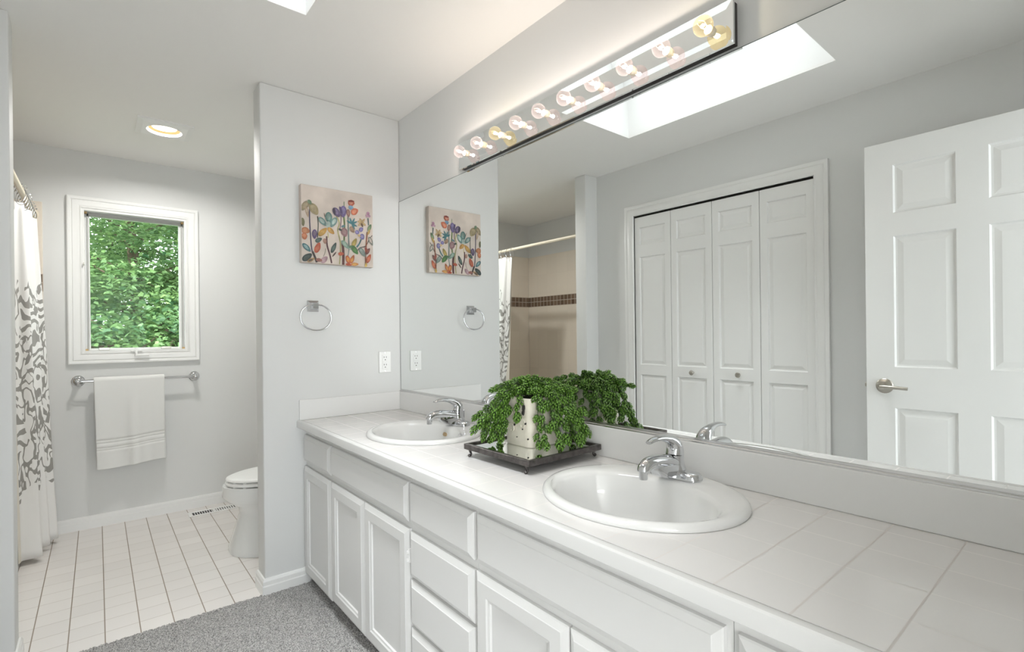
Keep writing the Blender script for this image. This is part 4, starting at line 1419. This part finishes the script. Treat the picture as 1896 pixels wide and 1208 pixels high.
# embossed scrolls and chips on the two near faces
for (cx, cz_, r0, tt) in ((1.262, 0.075, 0.026, 2.2), (1.315, 0.055, 0.022, 2.0), (1.265, 0.120, 0.018, 1.8), (1.32, 0.110, 0.024, 2.1)):
    pts = [(pcx - 0.0715 - (0.004 if cz_ > 0.1 else 0), cx + r0 * (1 - k / 40) * math.cos(tt * PI * k / 36), ZP + cz_ + r0 * (1 - k / 40) * math.sin(tt * PI * k / 36)) for k in range(32)]
    b = B(); tube(b, pts, 0.0022, 6); obj('relief_scroll', b, M['pot'], pp, True)
for (cx, cz_, r0, tt) in ((-0.20, 0.08, 0.024, 2.2), (-0.14, 0.06, 0.026, 2.0), (-0.18, 0.125, 0.018, 1.8)):
    pts = [(cx + r0 * (1 - k / 40) * math.cos(tt * PI * k / 36), pcy - 0.0715 - (0.004 if cz_ > 0.1 else 0), ZP + cz_ + r0 * (1 - k / 40) * math.sin(tt * PI * k / 36)) for k in range(32)]
    b = B(); tube(b, pts, 0.0022, 6); obj('relief_scroll', b, M['pot'], pp, True)
random.seed(5)
for (y, z, w_, h_) in ((1.247, 0.125, 0.004, 0.022), (1.243, 0.135, 0.005, 0.010), (1.252, 0.115, 0.003, 0.008), (1.26, 0.06, 0.002, 0.003), (1.30, 0.07, 0.003, 0.004), (1.25, 0.145, 0.002, 0.003), (1.243, 0.08, 0.003, 0.004), (1.29, 0.03, 0.002, 0.002), (1.235, 0.03, 0.002, 0.003)):
    xs = pcx - 0.0700 - 0.00012 * max(0, (z - 0.05)) * 1000 * 0.9
    pts = [(y + w_ * random.uniform(0.6, 1) * math.cos(2 * PI * k / 9), ZP + z + h_ * random.uniform(0.6, 1) * math.sin(2 * PI * k / 9)) for k in range(9)]
    b = B(); loft(b, [[Vector((xx, p[0], p[1])) for p in pts] for xx in (xs + 0.004, xs - 0.0012)], True)
    obj('glaze_chip', b, M['chip'], pp)['label'] = 'dark chip in the glaze'
b = B(); loft(b, [lob(0.069, ZP + 0.141, 0.07), lob(0.062, ZP + 0.152, 0.07), lob(0.03, ZP + 0.158)], True); obj('moss', b, M['soil'], pp, True)

def hop_cone(bm, lay, base, d, size, rnd):
    """one drooping bract cone hanging from base along d"""
    d = d.normalized()
    ref = Vector((0, 0, 1)) if abs(d.z) < 0.9 else Vector((1, 0, 0))
    u = d.cross(ref).normalized()
    v = d.cross(u)
    rows = 5
    for r in range(rows):
        t = r / (rows - 1)
        rad = size * (0.27 * math.sin(PI * (0.24 + 0.68 * t)) + 0.02)
        cnt = 5 if r < 4 else 4
        for k in range(cnt):
            a = 2 * PI * (k + 0.5 * (r % 2)) / cnt + rnd.uniform(-0.15, 0.15)
            o = u * math.cos(a) + v * math.sin(a)
            s_ = (-u * math.sin(a) + v * math.cos(a))
            p0 = base + d * size * (0.02 + 0.66 * t) + o * rad * 0.30
            ln = size * (0.40 - 0.06 * t)
            tip = p0 + d * ln + o * rad * (0.85 if r < 4 else 0.3)
            mid = p0 + d * ln * 0.45 + o * rad * 0.66
            wd = size * (0.145 - 0.04 * t)
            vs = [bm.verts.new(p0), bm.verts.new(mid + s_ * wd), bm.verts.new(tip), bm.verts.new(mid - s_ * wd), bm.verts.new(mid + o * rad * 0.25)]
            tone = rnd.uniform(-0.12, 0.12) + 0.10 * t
            vals = [0.0, 0.0, 0.85 + tone, 0.0, 0.62 + tone]  # shade between scales and light on tips painted into the tint
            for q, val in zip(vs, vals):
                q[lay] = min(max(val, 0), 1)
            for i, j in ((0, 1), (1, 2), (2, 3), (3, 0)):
                bm.faces.new((vs[i], vs[j], vs[4]))

def sprig(path, rnd, every=0.026, size=0.037, up=0.0):
    pts = smooth_path(path, 8)
    b = B(); tube(b, pts, 0.0011, 6)
    st_ = obj('sprig', b, M['stem'], pp, True)
    bm = B()
    lay = bm.verts.layers.float.new('tint')
    acc = 0.0
    side = 1
    for i in range(1, len(pts)):
        acc += (pts[i] - pts[i - 1]).length
        if acc >= every or i == len(pts) - 1:
            acc = 0
            side = -side
            t = (pts[i] - pts[i - 1]).normalized()
            lat = t.cross(Vector((0, 0, 1)))
            lat = lat.normalized() if lat.length > 0.1 else Vector((rnd.uniform(-1, 1), rnd.uniform(-1, 1), 0)).normalized()
            frac = i / len(pts)
            d = t * 0.8 + lat * side * rnd.uniform(0.3, 0.9) + Vector((rnd.uniform(-0.3, 0.3), rnd.uniform(-0.3, 0.3), -0.6 + up))
            if i == len(pts) - 1:
                d = t + Vector((0, 0, -0.4 + up))
            hop_cone(bm, lay, pts[i], d, size * rnd.uniform(0.85, 1.15), rnd)
    # keep the leaves off the mirror, the counter and the tray
    for q in bm.verts:
        if q.co.x > -0.016:
            q.co.x = -0.016 - (q.co.x + 0.016) * 0.05
        if q.co.z < ZT + 0.0012:
            q.co.z = ZT + 0.0012 + rnd.uniform(0, 0.004)
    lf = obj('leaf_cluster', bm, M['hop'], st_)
    return lf

rnd = random.Random(21)
tz = ZP + 0.160
# trailing sprigs: (end x, end y, end z) around the pot
ends = [(-0.335, 1.37, 0.90), (-0.330, 1.33, 0.935), (-0.318, 1.35, 0.872), (-0.300, 1.32, 0.880), (-0.290, 1.35, 0.865), (-0.275, 1.315, 0.872), (-0.290, 1.38, 0.90), (-0.258, 1.335, 0.905),
        (-0.248, 1.265, 0.945), (-0.228, 1.150, 0.866), (-0.195, 1.120, 0.868), (-0.150, 1.135, 0.872), (-0.165, 1.170, 0.905), (-0.120, 1.115, 0.865), (-0.090, 1.130, 0.870),
        (-0.060, 1.135, 0.885), (-0.040, 1.170, 0.872), (-0.050, 1.210, 0.870), (-0.105, 1.165, 0.925), (-0.055, 1.160, 0.945), (-0.030, 1.24, 0.91), (-0.03, 1.30, 0.90), (-0.05, 1.38, 0.88), (-0.10, 1.43, 0.90), (-0.18, 1.44, 0.88),
        (-0.262, 1.345, 0.875), (-0.258, 1.322, 0.897), (-0.256, 1.352, 0.93), (-0.268, 1.368, 0.868), (-0.252, 1.312, 0.955), (-0.235, 1.175, 0.866),
        (-0.26, 1.42, 0.89), (-0.31, 1.40, 0.93), (-0.13, 1.12, 0.93)]
for ex, ey, ez in ends:
    dx, dy = ex - pcx, ey - pcy
    L_ = math.hypot(dx, dy)
    ux, uy = dx / L_, dy / L_
    # crosses the pot rim, then falls
    rim = 0.086 / max(abs(ux), abs(uy))
    rx, ry = pcx + ux * min(rim, L_ * 0.9), pcy + uy * min(rim, L_ * 0.9)
    p = [(pcx + ux * 0.02, pcy + uy * 0.02, tz), (pcx + ux * 0.055, pcy + uy * 0.055, tz + rnd.uniform(0.03, 0.05)), (rx, ry, tz + rnd.uniform(0.012, 0.03)),
         (rx * 0.45 + ex * 0.55, ry * 0.45 + ey * 0.55, tz * 0.62 + ez * 0.38), (ex, ey, ez + 0.018)]
    sprig(p, rnd)
# upright crown
for k in range(20):
    a = 2 * PI * k / 20 + rnd.uniform(-0.2, 0.2)
    rr_ = rnd.uniform(0.05, 0.15)
    ex, ey = pcx + rr_ * math.cos(a), pcy + rr_ * math.sin(a)
    ex = min(ex, -0.045)
    h = rnd.uniform(0.045, 0.068) - rr_ * 0.12
    sprig([(pcx + 0.02 * math.cos(a), pcy + 0.02 * math.sin(a), tz), (pcx + 0.5 * (ex - pcx), pcy + 0.5 * (ey - pcy), tz + h), (ex, ey, tz + h * 0.75)], rnd, every=0.022, size=0.036, up=0.35)

# ---------------------------------------------------------------- outside
b = B(); bx(b, -30, 30, Y2 + 0.2, 45, -1.2, -1.1); struct('ground', b, M['grass'])
def tree(x, y, h, r, label, seed, dens=1.0, tone=0.0, low=0.0):
    rn = random.Random(seed)
    t = thing('tree', label, 'tree', (x, y, -1.1), 'trees outside the window')
    b = B()
    tube(b, smooth_path([(x, y, -1.1), (x + 0.1, y + 0.05, h * 0.35), (x - 0.05, y, h * 0.75), (x, y, h)], 4), [0.12 - 0.10 * i / 12 for i in range(13)], 10)
    boughs = []
    nb = int(30 * dens)
    for k in range(nb):
        a = rn.uniform(0, 2 * PI)
        z = low + (h - low) * (k + rn.random()) / nb
        L_ = r * (1.05 - 0.55 * (z - low) / (h - low)) * rn.uniform(0.6, 1.1)
        e = Vector((x + L_ * math.cos(a), y + L_ * math.sin(a), z - 0.18 * L_))
        tube(b, [(x, y, z + 0.05), ((x + e.x) / 2, (y + e.y) / 2, z + 0.1), e], [0.03, 0.018, 0.008], 6)
        boughs.append((Vector((x, y, z)), e, rn.uniform(-0.25, 0.25)))
    obj('trunk', b, M['bark'], t, True)
    bm = B()
    lay = bm.verts.layers.float.new('tint')
    for p0, e, tn in boughs:
        for k in range(int(640 * dens)):
            s = rn.uniform(0.15, 1.12)
            c = p0.lerp(e, s) + Vector((rn.gauss(0, 0.24), rn.gauss(0, 0.24), rn.gauss(0, 0.085) + 0.08 * math.sin(s * 3)))
            sz = rn.uniform(0.022, 0.048)
            a = rn.uniform(0, 2 * PI)
            tilt = rn.gauss(0, 0.55)
            f = Vector((math.cos(a), math.sin(a), -0.25 + rn.gauss(0, 0.3))).normalized()
            sd = f.cross(Vector((math.sin(tilt) * math.cos(a + 1), math.sin(tilt) * math.sin(a + 1), math.cos(tilt)))).normalized()
            up = sd.cross(f)
            tn2 = min(max(0.42 + tone + tn + rn.gauss(0, 0.16), 0), 1)
            # five lobed blade
            pts = [c - f * sz * 0.8, c + sd * sz * 0.75 - f * sz * 0.25 - up * sz * 0.12, c + sd * sz * 0.45 + f * sz * 0.35, c + f * sz * 1.1 - up * sz * 0.2, c - sd * sz * 0.45 + f * sz * 0.35, c - sd * sz * 0.75 - f * sz * 0.25 - up * sz * 0.12]
            vs = [bm.verts.new(q) for q in pts]
            for q in vs:
                q[lay] = tn2
            bm.faces.new((vs[0], vs[1], vs[2], vs[3]))
            bm.faces.new((vs[0], vs[3], vs[4], vs[5]))
    o = obj('foliage', bm, M['tree_leaf'], t)
    o['kind'] = 'stuff'
tree(-1.9, 8.2, 4.6, 1.5, 'leafy green tree left of the window view, close behind the glass', 1, 1.1, 0.05, 0.3)
tree(0.2, 8.9, 4.9, 1.6, 'leafy green tree right of the window view, close behind the glass', 2, 1.1, -0.02, 0.3)
tree(-0.9, 10.4, 5.2, 1.7, 'bright green tree in the middle of the window view, between two nearer trees', 3, 1.2, 0.16, 0.1)
tree(-3.0, 11.5, 5.4, 1.9, 'darker green tree far left beyond the window, behind the others', 4, 1.0, -0.1, 0.1)
tree(1.5, 11.8, 5.4, 1.9, 'darker green tree far right beyond the window, behind the others', 5, 1.0, -0.1, 0.1)
tree(-2.0, 13.8, 6.0, 2.2, 'tall green tree farthest left beyond the window, filling the gaps', 7, 1.0, 0.05, 0.1)
tree(0.2, 14.2, 6.2, 2.3, 'tall green tree farthest right beyond the window, filling the gaps', 8, 1.0, 0.0, 0.1)
tree(-1.7, 12.6, 2.3, 1.7, 'low bushy tree at the foot of the left half of the window view', 9, 1.0, -0.08, -0.4)
tree(0.4, 13.0, 2.4, 1.8, 'low bushy tree at the foot of the right half of the window view', 10, 1.0, -0.05, -0.4)
tree(-0.4, 7.4, 1.7, 0.9, 'low leafy sapling just below the middle of the window view', 6, 0.6, 0.0, 0.2)
